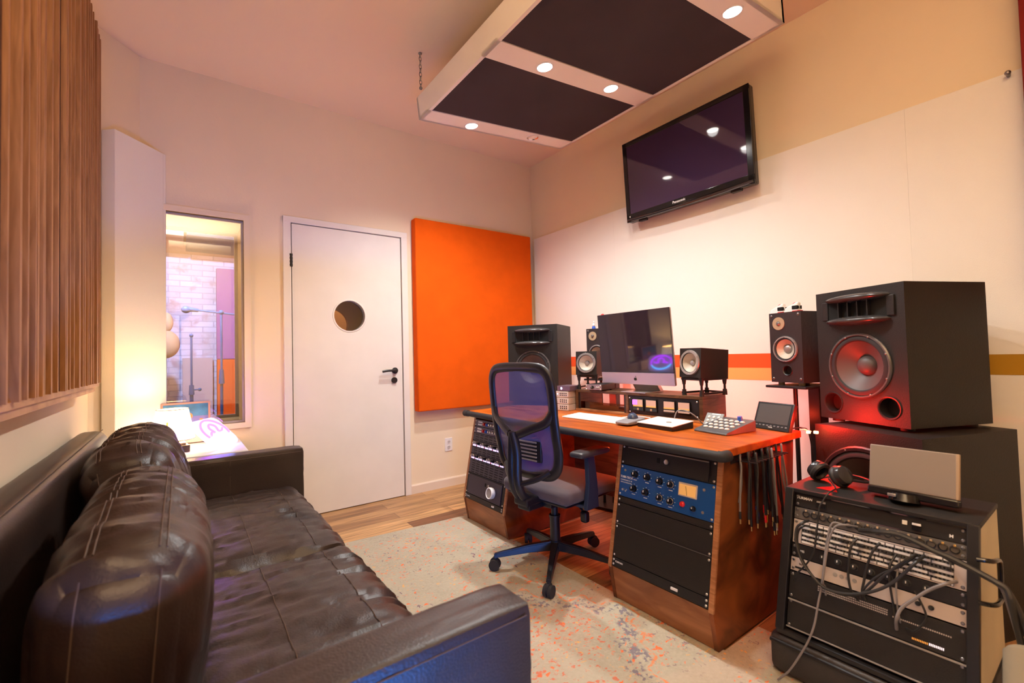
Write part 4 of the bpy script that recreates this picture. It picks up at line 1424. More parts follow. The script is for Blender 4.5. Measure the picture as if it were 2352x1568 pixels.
# computer
ic = Matrix.Translation((2.105, 1.685, HT)) @ Matrix.Rotation(R(-92), 4, 'Z')
mac = thing('desktop_computer', 'large all-in-one computer with a black screen on the hutch', 'computer', ic)
tm = Matrix.Translation((0, 0, 0.045)) @ Matrix.Rotation(R(4.0), 4, 'X')
MW, MH_ = 0.262, 0.418


def rot_part(mb, name, m, p):
    o = mb.build(name, m, p)
    o.matrix_local = tm
    return o


rot_part(MB().box(-MW, MW, 0.004, 0.020, 0.0, MH_, 0.006).ell((0, 0.040, 0.20), (0.20, 0.034, 0.16)), 'case', 'silver', mac)
rot_part(MB().box(-MW, MW, 0.0, 0.005, 0.068, MH_, 0.0015), 'screen', 'screen', mac)
chin = rot_part(MB().box(-MW, MW, 0.0, 0.005, 0.0, 0.067, 0.0015), 'chin', mat('aluminium_chin', (0.60, 0.55, 0.62), 0.42, 0.9), mac)
lg = MB()


def apple(mb, cx, cz, s, y):
    out = []
    for k in range(40):
        a = 2 * math.pi * k / 40
        r = 1.0 + 0.10 * math.cos(2 * a) * -1
        x, z = math.sin(a) * r * 0.86, math.cos(a) * r * 0.92
        if z > 0.6:
            z -= 0.22 * math.exp(-(x / 0.28) ** 2)
        if z < -0.6:
            z += 0.14 * math.exp(-(x / 0.22) ** 2)
        dx, dz = x - 1.12, z - 0.12
        if dx * dx + dz * dz < 0.42 ** 2:
            q = math.hypot(dx, dz)
            x, z = 1.12 + dx / q * 0.42, 0.12 + dz / q * 0.42
        out.append((cx + x * s, cz + z * s))
    mb.prism(out, 'y', y, y + 0.0008)
    leaf = [(cx + s * (0.08 + 0.5 * t_), cz + s * (1.05 + 0.62 * t_ + (0.18 if 0 < t_ < 1 else 0) * sgn)) for t_, sgn in ((0, 0), (0.3, 1), (0.7, 1), (1, 0), (0.7, -1), (0.3, -1))]
    mb.prism(leaf, 'y', y, y + 0.0008)


apple(lg, 0.0, 0.031, 0.011, -0.0008)
o = rot_part(lg, 'fruit_logo', 'hole', chin)
o.matrix_local = Matrix.Identity(4)
MB().prism([(0.03, 0.10), (0.06, 0.10), (0.13, 0.004), (0.12, 0.0), (-0.03, 0.0), (-0.03, 0.004), (0.10, 0.006)], 'x', -0.09, 0.09, 0.001).build('stand_foot', 'silver', mac)


def small(name, lab, cat, m4):
    return thing(name, lab, cat, m4)


# interface box and little silver computer on the hutch
t = small('audio_interface', 'flat dark box with knobs on the hutch left of the screen', 'audio interface', frame((2.015, 1.995, HT + 0.006), 10))
MB().box(0, 0.115, 0, 0.15, 0, 0.035, 0.003).build('case', 'black', t)
MB().box(0.001, 0.114, -0.002, 0.001, 0.001, 0.034, 0.001).build('face_plate', mat('pinkish_grey_metal', (0.36, 0.27, 0.30), 0.4, 0.5), t)
knob(t, 0.050, 0.017, 0.009, 0.012, 'black_gloss')
for x in (0.082, 0.096):
    knob(t, x, 0.017, 0.005, 0.008, 'silver', line=False)
screws(t, (0.007, 0.108), (0.007, 0.028), name='corner_screw')
for fx, fy in ((0.02, 0.02), (0.095, 0.02), (0.02, 0.13), (0.095, 0.13)):
    MB().cyl((fx, fy, -0.006), (fx, fy, 0), 0.006).build('foot', 'rubber', t)

DRV = frame((1.965, 2.218, ZD + 0.001), 12)
for k in range(3):
    t = small('drive_enclosure', ('bottom', 'middle', 'top')[k] + ' pale metal drive with black holes in the stack behind the chair', 'hard drive', DRV @ Matrix.Translation((0, 0, 0.0415 * k)))
    t['group'] = 'pale drives in the stack'
    MB().box(0, 0.098, 0, 0.16, 0, 0.040, 0.003).build('case', mat('pale_metal_case', (0.62, 0.58, 0.52), 0.4, 0.3), t)
    hl = MB()
    for i in range(4):
        for j in range(2):
            hl.cyl((0.036 + i * 0.015, -0.0006, 0.014 + j * 0.012), (0.036 + i * 0.015, 0.001, 0.014 + j * 0.012), 0.0042, seg=12)
    hl.build('vent_holes', 'hole', t)
    MB().ell((0.014, 0, 0.022), (0.004, 0.001, 0.004)).build('indicator', 'led_white' if k == 2 else 'off_white', t)
t = small('drive_dock', 'small violet-grey box with a glowing light on the drive stack', 'hard drive', DRV @ Matrix.Translation((0.012, 0.0, 0.1255)))
MB().box(0, 0.10, 0, 0.12, 0, 0.032, 0.002).build('case', mat('violet_grey_case', (0.16, 0.11, 0.15), 0.35, 0.4), t)
MB().ell((0.034, -0.0005, 0.016), (0.007, 0.0015, 0.008)).build('light', 'led_white', t)

# white keyboard
t = small('keyboard', 'slim white keyboard at the front of the desktop', 'keyboard', frame((1.765, 1.945, ZD + 0.001), 2))
MB().prism([(0.0, 0.0), (0.145, 0.0), (0.145, 0.014), (0.0, 0.006)], 'x', 0, 0.400, 0.002).build('body', 'white', t)
kk = MB()
for r_ in range(5):
    for c_ in range(18):
        y = 0.010 + r_ * 0.0265
        kk.box(0.006 + c_ * 0.0216, 0.006 + c_ * 0.0216 + 0.0185, y, y + 0.022, 0.0058 + y * 0.055, 0.0085 + y * 0.055, 0.001)
kk.build('keys', 'white', t)
MB().tube([(0.30, 0.145, 0.008), (0.32, 0.20, 0.012), (0.36, 0.225, 0.014), (0.43, 0.235, 0.010)], 0.0035, 8).build('lead', 'off_white', t)
# trackball
t = small('trackball', 'grey trackball with a big dark ball beside the keyboard', 'trackball', frame((1.755, 1.545, ZD + 0.001), 0))


def tbf(p, u, d):
    p = p.copy()
    p.z *= 0.45 + 0.55 * (u.y + 1) / 2
    p.z -= 0.004 * (1 - (u.y + 1) / 2)
    return p


MB().soft(0, 0.085, 0, 0.14, 0.0, 0.034, 0.012, 10, tbf).build('body', mat('grey_plastic', (0.26, 0.25, 0.27), 0.4), t)
MB().ell((0.0425, 0.088, 0.030), 0.027).build('ball', mat('blue_grey_ball', (0.05, 0.07, 0.12), 0.12), t)
MB().lathe([(0.034, 0), (0.034, 0.006), (0.029, 0.008)], (0.0425, 0.088, 0.020), 'z', 32).build('scroll_ring', 'rack_grey', t)
MB().box(0.004, 0.036, 0.006, 0.042, 0.012, 0.020, 0.004).box(0.049, 0.081, 0.006, 0.042, 0.012, 0.020, 0.004).build('buttons', 'off_white', t)
# white trackpad on dark block
t = small('graphics_pad', 'white pad on a dark wedge in the middle of the desktop', 'touch pad', frame((1.800, 1.440, ZD + 0.001), -4))
MB().prism([(0.0, 0.0), (0.150, 0.0), (0.150, 0.030), (0.0, 0.018)], 'x', 0, 0.205, 0.002).build('base', 'black', t)
MB().prism([(-0.002, 0.0183), (0.152, 0.0303), (0.152, 0.0340), (-0.002, 0.0220)], 'x', -0.002, 0.207, 0.001).build('pad', 'white', t)
MB().ell((0.135, 0.065, 0.0285), (0.014, 0.010, 0.004)).build('puck', 'rack_grey', t)
MB().tube([(0.10, 0.15, 0.035), (0.11, 0.16, 0.070), (0.14, 0.175, 0.075), (0.18, 0.19, 0.055), (0.21, 0.22, 0.01)], 0.003, 8).build('lead', 'cable_grey', t)
# monitor controller with its flipped-up panel
t = small('monitor_controller', 'dark controller with white buttons and a blue knob on the desktop', 'control surface', frame((1.875, 1.185, ZD + 0.001), -8))
MB().prism([(0.0, 0.0), (0.20, 0.0), (0.20, 0.048), (0.012, 0.012), (0.0, 0.006)], 'x', 0, 0.165, 0.002).build('body', mat('dark_grey_plastic', (0.09, 0.09, 0.10), 0.35), t)
bt = MB()
slope = (0.048 - 0.012) / 0.188
for i in range(5):
    for j in range(4):
        y = 0.045 + j * 0.035
        z = 0.012 + (y - 0.012) * slope
        bt.ell((0.028 + i * 0.027, y, z + 0.001), (0.0105, 0.0105, 0.006), 12, 8)
bt.build('buttons', 'off_white', t)
MB().cyl((0.115, 0.165, 0.040), (0.115, 0.162, 0.062), 0.011, 0.010).build('blue_knob', 'blue', t)
t = small('button_pad', 'small grey keypad standing up behind the controller on the desk', 'control surface', frame((2.02, 1.235, ZD + 0.001), -4, 38))
MB().box(0, 0.09, 0, 0.012, 0, 0.078, 0.003).build('body', mat('mid_grey_plastic', (0.17, 0.17, 0.16), 0.4), t)
bt = MB()
for i in range(3):
    for j in range(3):
        bt.ell((0.020 + i * 0.025, -0.001, 0.016 + j * 0.019), (0.0075, 0.003, 0.0075), 12, 8)
bt.build('buttons', 'off_white', t)
MB().box(0.030, 0.075, -0.001, 0.001, 0.068, 0.073).build('label_strip', 'lettering', t)
# small lcd
t = small('tilted_display', 'small black touch display leaning back at the right desk corner', 'display', frame((2.14, 1.055, ZD + 0.001), -14, 22))
MB().box(0, 0.180, 0, 0.022, 0.0, 0.128, 0.004).build('case', 'black', t)
MB().box(0.012, 0.168, -0.001, 0.001, 0.030, 0.118).build('screen', mat('grey_touch_glass', (0.08, 0.075, 0.078), 0.3), t)
bt = MB()
for k in range(9):
    bt.box(0.014 + k * 0.018, 0.024 + k * 0.018, -0.0015, 0.001, 0.016, 0.022, 0.0005)
bt.build('buttons', 'grey_metal', t)
text('TRAK', 0.009, 'lettering', t, 'lettering', (0.09, -0.0015, 0.012))
MB().box(0.05, 0.13, 0.02, 0.060, 0.026, 0.034, 0.002).build('kickstand', 'black', t)
tag(MB().tube([(2.19, 0.905, ZD + 0.006), (2.21, 0.895, ZD + 0.008), (2.23, 0.88, ZD + 0.006), (2.25, 0.86, ZD - 0.02), (2.26, 0.85, ZD - 0.2), (2.27, 0.85, 0.05)], 0.0035, 6).build('power_lead', 'cable'), 'black lead from the tilted display over the desk edge', 'cable')

# red led strip on the back edge of the desk
ls = thing('led_strip', 'red led strip glowing at the rear edge of the desk', 'led strip', loc=(2.335, 1.9, 0.70))
MB().box(-0.002, 0.004, -0.75, 0.75, -0.006, 0.006).build('strip', 'led_red', ls)
lw = thing('led_string', 'two glowing orange-red leds at the right rear desk corner', 'led strip', loc=(2.135, 0.822, ZD + 0.002))
MB().tube([(0.0, 0.03, 0.012), (0.008, 0.015, 0.014), (0.012, 0.0, 0.008), (0.0, -0.012, 0.010)], 0.003, 6).build('wire', 'off_white', lw)
MB().box(-0.006, 0.006, -0.010, 0.004, 0.0, 0.010, 0.002).build('led', 'led_hot', lw)
MB().box(-0.002, 0.010, -0.038, -0.022, 0.002, 0.013, 0.002).build('led', 'led_hot', lw)

# things under the desk
bn = thing('waste_bin', 'black bin with crumpled pale wool under the desk', 'bin', loc=(1.965, 1.55, 0.0))
MB().lathe([(0.0, 0.0), (0.075, 0.0), (0.090, 0.20), (0.086, 0.20), (0.073, 0.01)], (0, 0, 0), 'z', 28).build('bin_body', 'black', bn)


def furf(p, u, d):
    n = noise.noise(p * 40) * 0.018 + noise.noise(p * 90) * 0.008
    return p + (d if d.length > 0 else u) * n


MB().soft(-0.075, 0.075, -0.075, 0.075, 0.15, 0.27, 0.055, 16, furf).build('wool', 'fur', bn)

# ------------------------------------------------------------------ patch cables on the desk side
hk = thing('cable_hanger', 'black comb bracket screwed to the right side of the desk', 'cable hanger', loc=(1.70, 0.905, 0.69))
YS = 0.905
MB().box(-0.04, 0.29, -0.004, 0.0, -0.040, -0.006, 0.001).build('bracket_plate', 'black', hk)
tt = MB()
for k in range(11):
    x = 0.005 + k * 0.026
    tt.box(x - 0.003, x + 0.003, -0.075, -0.002, -0.034, -0.030, 0.0005)
tt.build('comb_tines', 'black', hk)
s = MB()
for x in (0.03, 0.115, 0.20):
    s.ell((x, -0.004, -0.018), (0.006, 0.003, 0.006), 10, 8)
s.build('screws', 'silver', hk)
bots = [(1.683, 0.433), (1.700, 0.434), (1.715, 0.423), (1.740, 0.395), (1.802, 0.402), (1.816, 0.401), (1.833, 0.393), (1.868, 0.389), (1.909, 0.373), (1.868, 0.355), (1.957, 0.342), (1.979, 0.342), (1.833, 0.42), (1.94, 0.332), (2.005, 0.38), (1.90, 0.42)]
cols = {4: 'red', 5: 'blue', 6: 'yellow', 10: 'red', 14: 'blue', 13: 'off_white'}
where = {0: 'leftmost black patch cable', 4: 'patch cable with a red plug sleeve', 5: 'patch cable with a blue plug sleeve', 6: 'patch cable with a yellow plug sleeve', 10: 'long patch cable with a red sleeve low down', 14: 'rightmost patch cable with a blue sleeve', 13: 'longest patch cable with a pale plug sleeve'}
for k, (bx_, bz_) in enumerate(bots):
    x = 1.705 + (bx_ - 1.683) / 0.32 * 0.26
    y = YS - 0.018 - (k * 37 % 5) * 0.012
    if k in where:
        lab, grp = where[k] + ' hanging on the desk side', None
    else:
        lab, grp = 'black patch cable with brass plug hanging on the desk side', 'black patch cables on the desk side'
    t = thing('patch_cable', lab, 'cable', loc=(x, y, 0.662), group=grp)
    dx = bx_ - x
    L_ = bz_ - 0.662 + 0.03
    x2 = dx + 0.010
    MB().tube([(dx, 0, L_ + 0.01), (dx * 0.6, 0, L_ * 0.5), (0.0, 0, -0.03), (0.0, 0.003, 0.002), (0.004, 0.006, 0.022), (0.012, 0.010, 0.024), (0.018, 0.012, 0.0), (0.016, 0.010, L_ * 0.45), (x2, 0.008, L_ * 0.80)], 0.0040, 7, smooth=5).build('lead', 'cable' if k % 7 else 'cable_grey', t)
    sm = cols.get(k, 'cable')
    up_ = {4: 0.14, 5: 0.08, 6: 0.10}.get(k, 0)
    MB().cyl((dx, 0, L_ + 0.012), (dx, 0, L_ - 0.016), 0.0048, seg=10).build('plug_sleeve', sm, t)
    MB().cyl((dx, 0, L_ - 0.016), (dx, 0, L_ - 0.034), 0.0030, seg=10).build('plug_tip', 'brass', t)
    if up_ or k in (8, 11):
        MB().cyl((x2, 0.008, L_ * 0.80), (x2, 0.008, L_ * 0.80 - 0.030), 0.0050, seg=10).build('plug_sleeve', sm, t)
        MB().cyl((x2, 0.008, L_ * 0.80 - 0.030), (x2, 0.008, L_ * 0.80 - 0.048), 0.0030, seg=10).build('plug_tip', 'brass', t)

# ------------------------------------------------------------------ rolling equipment rack at the right
LR = math.degrees(math.atan(0.28))
kr = 1.0 / math.cos(R(LR))
YC = 0.4985


def rk(z, off=0.0):
    return frame((1.620 + (z - 0.16) * 0.28 - off, YC, z), 0, LR)


rc = thing('equipment_rack', 'slanted black equipment rack case standing at the right', 'equipment rack', loc=(1.62, YC, 0.0))
sidep = [(1.606, 0.150), (1.728, 0.588), (2.00, 0.588), (2.01, 0.150)]
for y0, y1, nm, mm in ((0.722, 0.738, 'side_panel', 'black_matte'), (0.262, 0.280, 'side_panel', 'case_side')):
    sp = MB().prism([(x - 1.62, z) for x, z in sidep], 'y', y0 - YC, y1 - YC, 0.002).build(nm, mm, rc)
    if mm == 'case_side':
        sp['label'] = 'pale beige side panel'
for y0, y1 in ((0.715, 0.741), (0.259, 0.284)):
    MB().prism([(1.600 - 1.62, 0.150), (1.722 - 1.62, 0.590), (1.740 - 1.62, 0.590), (1.618 - 1.62, 0.150)], 'y', y0 - YC, y1 - YC, 0.002).build('edge_post', 'black', rc)
MB().box(1.722 - 1.62, 2.00 - 1.62, 0.259 - YC, 0.741 - YC, 0.578, 0.592, 0.003).build('top_board', 'black_matte', rc)
MB().box(1.600 - 1.62, 2.01 - 1.62, 0.262 - YC, 0.738 - YC, 0.136, 0.152, 0.003).build('bottom_board', 'black', rc)
hb_ = MB()
hb_.tube([(1.678 - 1.62, 0.262 - YC, 0.515), (1.690 - 1.62, 0.235 - YC, 0.515), (1.755 - 1.62, 0.232 - YC, 0.50), (1.770 - 1.62, 0.232 - YC, 0.48), (1.765 - 1.62, 0.232 - YC, 0.41), (1.750 - 1.62, 0.232 - YC, 0.395), (1.685 - 1.62, 0.235 - YC, 0.405), (1.672 - 1.62, 0.262 - YC, 0.405)], 0.006, 10)
hb_.build('side_handle', 'black_gloss', rc)
# road-case tray underneath
tr = thing('case_tray', 'rounded black base tray on the rug under the equipment rack', 'base tray', loc=(1.60, YC, 0.0))
MB().soft(-0.012, 0.41, 0.225 - YC, 0.762 - YC, 0.008, 0.136, 0.030, 14).build('tray_shell', mat('scuffed_black_vinyl', (0.030, 0.026, 0.027), 0.36, bump=0.2, bscale=300), tr)
MB().tube([(-0.014, 0.235 - YC, 0.115), (-0.014, 0.75 - YC, 0.115)], 0.007, 8, smooth=1).build('edge_seam', 'black', tr)

RW = 0.2135


def runit(name, label, cat, z0, z1, m, hw=RW, **kw):
    t = thing(name, label, cat, rk(z0))
    h = (z1 - z0) * kr
    MB().box(-hw, hw, -0.003, 0.002, 0.001, h - 0.001, 0.0008).build('front_panel', m, t)
    MB().box(-hw + 0.012, hw - 0.012, 0.002, 0.03 if z0 < 0.2 else 0.10, 0.003, h - 0.003).build('chassis', 'black_matte', t)
    screws(t, (-hw + 0.008, hw - 0.008), (0.009, h - 0.009), 'grey_metal')
    return t, h


def rx(y):
    return YC - y


t, h = runit('blank_rack_panel', 'matte black blank panel lowest in the slanted rack', 'rack panel', 0.160, 0.2465, 'black_matte')
MB().box(-RW, RW, -0.007, -0.002, h - 0.006, h - 0.001, 0.001).box(-RW, RW, -0.007, -0.002, 0.0, 0.004, 0.001).build('bright_edge', 'rack_grey', t)
t, h = runit('vented_amplifier', 'black perforated amplifier under the pale rack unit', 'rack unit', 0.247, 0.328, 'black_matte')
pf = MB()
for i in range(40):
    for j in range(3):
        pf.box(-0.13 + i * 0.0045, -0.13 + i * 0.0045 + 0.0028, -0.0038, -0.0028, 0.050 + j * 0.006, 0.0535 + j * 0.006)
for i in range(28):
    pf.box(0.06 + i * 0.0045, 0.06 + i * 0.0045 + 0.0028, -0.0038, -0.0028, 0.050, 0.0535)
pf.build('perforations', 'rack_light', t)
led = MB()
for i in range(9):
    led.box(0.140 + i * 0.0035, 0.1418 + i * 0.0035, -0.0042, -0.0028, 0.012, 0.018)
led.build('level_leds', emitter('white_level_led', (1.0, 0.85, 0.9), 0.8), t)
led = MB()
for i in range(10):
    led.box(0.104 + i * 0.0035, 0.1056 + i * 0.0035, -0.0042, -0.0028, 0.012, 0.017)
led.build('amber_leds', emitter('amber_level_led', (1.0, 0.45, 0.08), 0.35), t)
t, h = runit('rack_mixer', 'pale grey single unit with small knobs in the middle of the slanted rack', 'rack unit', 0.330, 0.373, 'rack_light')
text('tascam', 0.010, 'hole', t, 'lettering', (-0.175, -0.0035, h * 0.6))
MB().box(-0.20, -0.155, -0.005, -0.002, 0.010, 0.016, 0.001).build('slot', 'hole', t)
ht2 = MB()
for i in range(4):
    ht2.lathe([(0.006, 0), (0.006, 0.001), (0, 0.0012)], (-0.085 + i * 0.017, -0.003, 0.028), '-y', 12)
ht2.build('pads', 'rack_grey', t)
for x in (0.115, 0.143):
    knob(t, x, h * 0.5, 0.0055, 0.010, 'rubber', line=False)
t, h = runit('rack_processor', 'black single unit with dark knobs under the cable patchbay', 'rack unit', 0.374, 0.415, 'black')
for k in range(7):
    knob(t, -0.12 + k * 0.042, h * 0.5, 0.009, 0.012, 'rubber')
text('AMS', 0.010, 'lettering', t, 'lettering', (-0.185, -0.0035, h * 0.5))
# patchbay
t, h = runit('patchbay', 'light grey patchbay full of jacks and white label strips', 'patchbay', 0.416, 0.4915, 'rack_light')
rr = random.Random(4)
st = MB()
jk = MB()
for r_, zc in enumerate((0.069, 0.055, 0.036, 0.022, 0.009)):
    x = -0.185
    while x < 0.185:
        wd_ = rr.choice((0.022, 0.04, 0.06)) if r_ != 2 else rr.choice((0.05, 0.08))
        wd_ = min(wd_, 0.19 - x)
        st.box(x, x + wd_ - 0.003, -0.0055, -0.002, zc - 0.0034, zc + 0.0034, 0.0006)
        x += wd_
for zc in (0.062, 0.046, 0.029, 0.0155):
    for k in range(44):
        x = -0.184 + k * 0.0086
        jk.cyl((x, -0.0042, zc), (x, -0.0030, zc), 0.0028, seg=8)
MB().box(-0.188, 0.188, -0.0034, -0.0029, 0.004, 0.074).build('jack_field', mat('grey_jack_field', (0.10, 0.095, 0.09), 0.5), t)
st.build('label_strips', 'strip_white', t)
jk.build('jack_holes', 'hole', t)
for k in range(40):
    x = rr.uniform(-0.17, 0.18)
    zc = rr.choice((0.062, 0.046, 0.029, 0.0155))
    MB().cyl((x, -0.003, zc), (x, -0.022, zc), 0.0034, seg=8).build('plug', 'cable', t)
# XLR panel
t, h = runit('connector_panel', 'dark panel with a row of sixteen round microphone sockets', 'connector panel', 0.4925, 0.530, mat('dark_grey_rack_panel', (0.10, 0.09, 0.085), 0.45))
for k in range(16):
    x = rx(0.676 - k * 0.02447)
    zc = (0.513 - 0.4925) * kr
    sk = MB().lathe([(0.0112, 0), (0.0112, 0.003), (0.0085, 0.004), (0.008, -0.006), (0.0, -0.006)], (x, -0.003, zc), '-y', 20).build('socket', 'black', t)
    MB().box(x - 0.003, x + 0.003, -0.009, -0.006, zc + 0.007, zc + 0.013, 0.001).build('release_tab', 'tan_plate' if k < 14 else 'brass', sk)
# power unit
t, h = runit('rack_power_unit', 'black power unit with a switch at the top of the slanted rack', 'rack unit', 0.531, 0.573, 'black')
text('FURMAN', 0.0115, 'lettering', t, 'lettering', (-0.185, -0.0035, 0.030), bold=True)
MB().box(-0.150, -0.120, -0.006, -0.002, 0.010, 0.034, 0.001).build('dimmer', 'black_gloss', t)
MB().box(-0.148, -0.122, -0.008, -0.005, 0.026, 0.032, 0.001).build('dimmer_cap', 'rack_grey', t)
MB().box(0.098, 0.120, -0.008, -0.002, 0.008, 0.030, 0.002).build('switch', 'black_gloss', t)
MB().box(0.099, 0.119, -0.010, -0.006, 0.022, 0.028, 0.001).build('switch_edge', 'off_white', t)
MB().box(0.075, 0.087, -0.004, -0.002, 0.018, 0.030, 0.001).build('marking', 'lettering', t)
text('M', 0.012, 'lettering', t, 'lettering', (0.182, -0.0035, 0.014), bold=True)

# cables in front of the rack
CAB = [
    ('cable', 0.0075, 'thick black cable loom running right across the slanted rack', [(1.700, 0.520, 0.508), (1.663, 0.472, 0.528), (1.665, 0.423, 0.535), (1.663, 0.383, 0.528), (1.659, 0.341, 0.515), (1.657, 0.303, 0.507), (1.653, 0.257, 0.491), (1.649, 0.225, 0.479), (1.646, 0.206, 0.468), (1.637, 0.198, 0.435), (1.650, 0.190, 0.36), (1.70, 0.175, 0.2), (1.75, 0.16, 0.02)]),
    ('cable', 0.0055, 'second black cable sagging beside the thick loom at the rack edge', [(1.712, 0.385, 0.512), (1.67, 0.350, 0.516), (1.665, 0.311, 0.5), (1.662, 0.273, 0.49), (1.658, 0.232, 0.476), (1.656, 0.209, 0.469), (1.648, 0.193, 0.44), (1.64, 0.183, 0.409), (1.66, 0.170, 0.30), (1.72, 0.150, 0.02)]),
    ('cable', 0.0042, 'long black cable looping low across the patchbay', [(1.700, 0.664, 0.498), (1.665, 0.668, 0.498), (1.659, 0.684, 0.478), (1.648, 0.684, 0.438), (1.633, 0.663, 0.385), (1.622, 0.623, 0.346), (1.617, 0.591, 0.329), (1.618, 0.548, 0.331), (1.623, 0.499, 0.349), (1.631, 0.454, 0.379), (1.642, 0.418, 0.417), (1.656, 0.384, 0.466), (1.690, 0.368, 0.485)]),
    ('cable', 0.0036, 'inner black cable loop just above the longest loop', [(1.700, 0.664, 0.480), (1.672, 0.668, 0.486), (1.666, 0.683, 0.466), (1.654, 0.682, 0.426), (1.641, 0.66, 0.378), (1.63, 0.622, 0.339), (1.626, 0.585, 0.324), (1.626, 0.542, 0.326), (1.634, 0.495, 0.352), (1.652, 0.447, 0.417), (1.675, 0.393, 0.477), (1.700, 0.385, 0.475)]),
    ('cable_grey', 0.0030, 'grey cable falling from the sockets to the rug', [(1.715, 0.555, 0.512), (1.688, 0.561, 0.547 - 0.03), (1.680, 0.587, 0.516), (1.667, 0.598, 0.47), (1.648, 0.603, 0.402), (1.629, 0.606, 0.335), (1.613, 0.613, 0.276), (1.597, 0.619, 0.219), (1.578, 0.63, 0.17), (1.562, 0.653, 0.114), (1.552, 0.683, 0.055), (1.548, 0.715, 0.014)]),
    ('cable_grey', 0.0030, 'second grey cable beside the falling one, ending in the patchbay', [(1.715, 0.532, 0.512), (1.676, 0.55, 0.522), (1.673, 0.576, 0.511), (1.663, 0.591, 0.473), (1.652, 0.596, 0.433), (1.638, 0.6, 0.385), (1.626, 0.602, 0.342), (1.650, 0.605, 0.318), (1.655, 0.606, 0.29)]),
    ('cable', 0.0034, 'short black cable bowing left of centre on the patchbay', [(1.698, 0.527, 0.483), (1.673, 0.539, 0.456), (1.659, 0.541, 0.405), (1.65, 0.541, 0.373), (1.64, 0.531, 0.335), (1.655, 0.520, 0.31)]),
    ('cable', 0.0034, 'black cable dropping from the patchbay centre', [(1.698, 0.471, 0.486), (1.674, 0.485, 0.459), (1.661, 0.496, 0.415), (1.65, 0.502, 0.373), (1.643, 0.505, 0.345), (1.655, 0.500, 0.32)]),
    ('cable_grey', 0.0042, 'grey cable curving from the right of the patchbay to the lower units', [(1.690, 0.305, 0.437), (1.657, 0.321, 0.435), (1.649, 0.354, 0.408), (1.639, 0.387, 0.371), (1.631, 0.411, 0.341), (1.622, 0.421, 0.309), (1.645, 0.428, 0.270)]),
    ('cable', 0.0030, 'black cable falling straight right of the patchbay centre', [(1.694, 0.432, 0.467), (1.668, 0.442, 0.437), (1.656, 0.441, 0.395), (1.641, 0.432, 0.343), (1.650, 0.430, 0.29)]),
    ('cable', 0.0030, 'black cable crossing diagonally behind the loops', [(1.698, 0.388, 0.476), (1.67, 0.416, 0.446), (1.66, 0.46, 0.409), (1.651, 0.486, 0.379), (1.642, 0.505, 0.345), (1.655, 0.512, 0.32)]),
    ('cable_grey', 0.0024, 'thin grey cable beside the straight black one', [(1.692, 0.424, 0.46), (1.657, 0.426, 0.4), (1.642, 0.423, 0.346), (1.650, 0.420, 0.29)]),
    ('cable', 0.0026, 'thin black cable arching over the pale rack unit', [(1.655, 0.385, 0.392), (1.642, 0.362, 0.346), (1.635, 0.365, 0.321), (1.627, 0.384, 0.292), (1.640, 0.405, 0.285)]),
]
for mm, r_, lab, pts in CAB:
    tag(MB().tube(pts, r_, 8, smooth=6).build('audio_cable', mm), lab, 'cable', 'cables in front of the slanted rack')

# headphones on the rack
hp = thing('headphones', 'black headphones lying on top of the slanted rack', 'headphones', loc=(1.868, 0.655, 0.592), rz=-20)
for s_, lab in ((1, 'ear_cup'), (-1, 'ear_cup')):
    X_ = Matrix.Translation((0, 0.048 * s_, 0.040)) @ Matrix.Rotation(R(28 * s_), 4, 'X') @ Matrix.Rotation(R(10), 4, 'Y')
    cup = MB().lathe([(0.0, -0.020), (0.018, -0.019), (0.030, -0.013), (0.034, -0.003), (0.034, 0.004)], (0, 0, 0), 'z', 28, X=X_ @ Matrix.Rotation(R(-90 * s_), 4, 'X') @ Matrix.Rotation(R(180), 4, 'X')).build('ear_cup', mat('satin_black_cup', (0.03, 0.03, 0.032), 0.22), hp)
    MB().lathe([(0.034, 0.004), (0.038, 0.010), (0.036, 0.020), (0.026, 0.022), (0.022, 0.014)], (0, 0, 0), 'z', 28, X=X_ @ Matrix.Rotation(R(-90 * s_), 4, 'X') @ Matrix.Rotation(R(180), 4, 'X')).build('ear_pad', mat('soft_black_leatherette', (0.025, 0.023, 0.024), 0.5), cup)
MB().tube([(0.0, 0.062, 0.030), (0.055, 0.078, 0.020), (0.115, 0.062, 0.012), (0.140, 0.0, 0.010), (0.115, -0.062, 0.012), (0.055, -0.078, 0.020), (0.0, -0.062, 0.030)], 0.007, 10, flat=0.6).build('headband', 'black', hp)
tag(MB().tube([(1.86, 0.655, 0.61), (1.79, 0.612, 0.602), (1.745, 0.606, 0.602), (1.722, 0.610, 0.597), (1.706, 0.622, 0.570), (1.697, 0.629, 0.548), (1.682, 0.632, 0.487), (1.662, 0.637, 0.417), (1.649, 0.656, 0.372), (1.640, 0.682, 0.335), (1.650, 0.70, 0.30)], 0.0026, 7, smooth=6).build('headphone_cable', 'cable'), 'thin headphone cable hanging from the rack top over the sockets', 'cable')
tag(MB().prism([(1.770, 0.600), (1.835, 0.630), (1.800, 0.655), (1.775, 0.665)], 'z', 0.5925, 0.594).build('red_cloth', 'red'), 'small red cloth under the headphones', 'cloth')

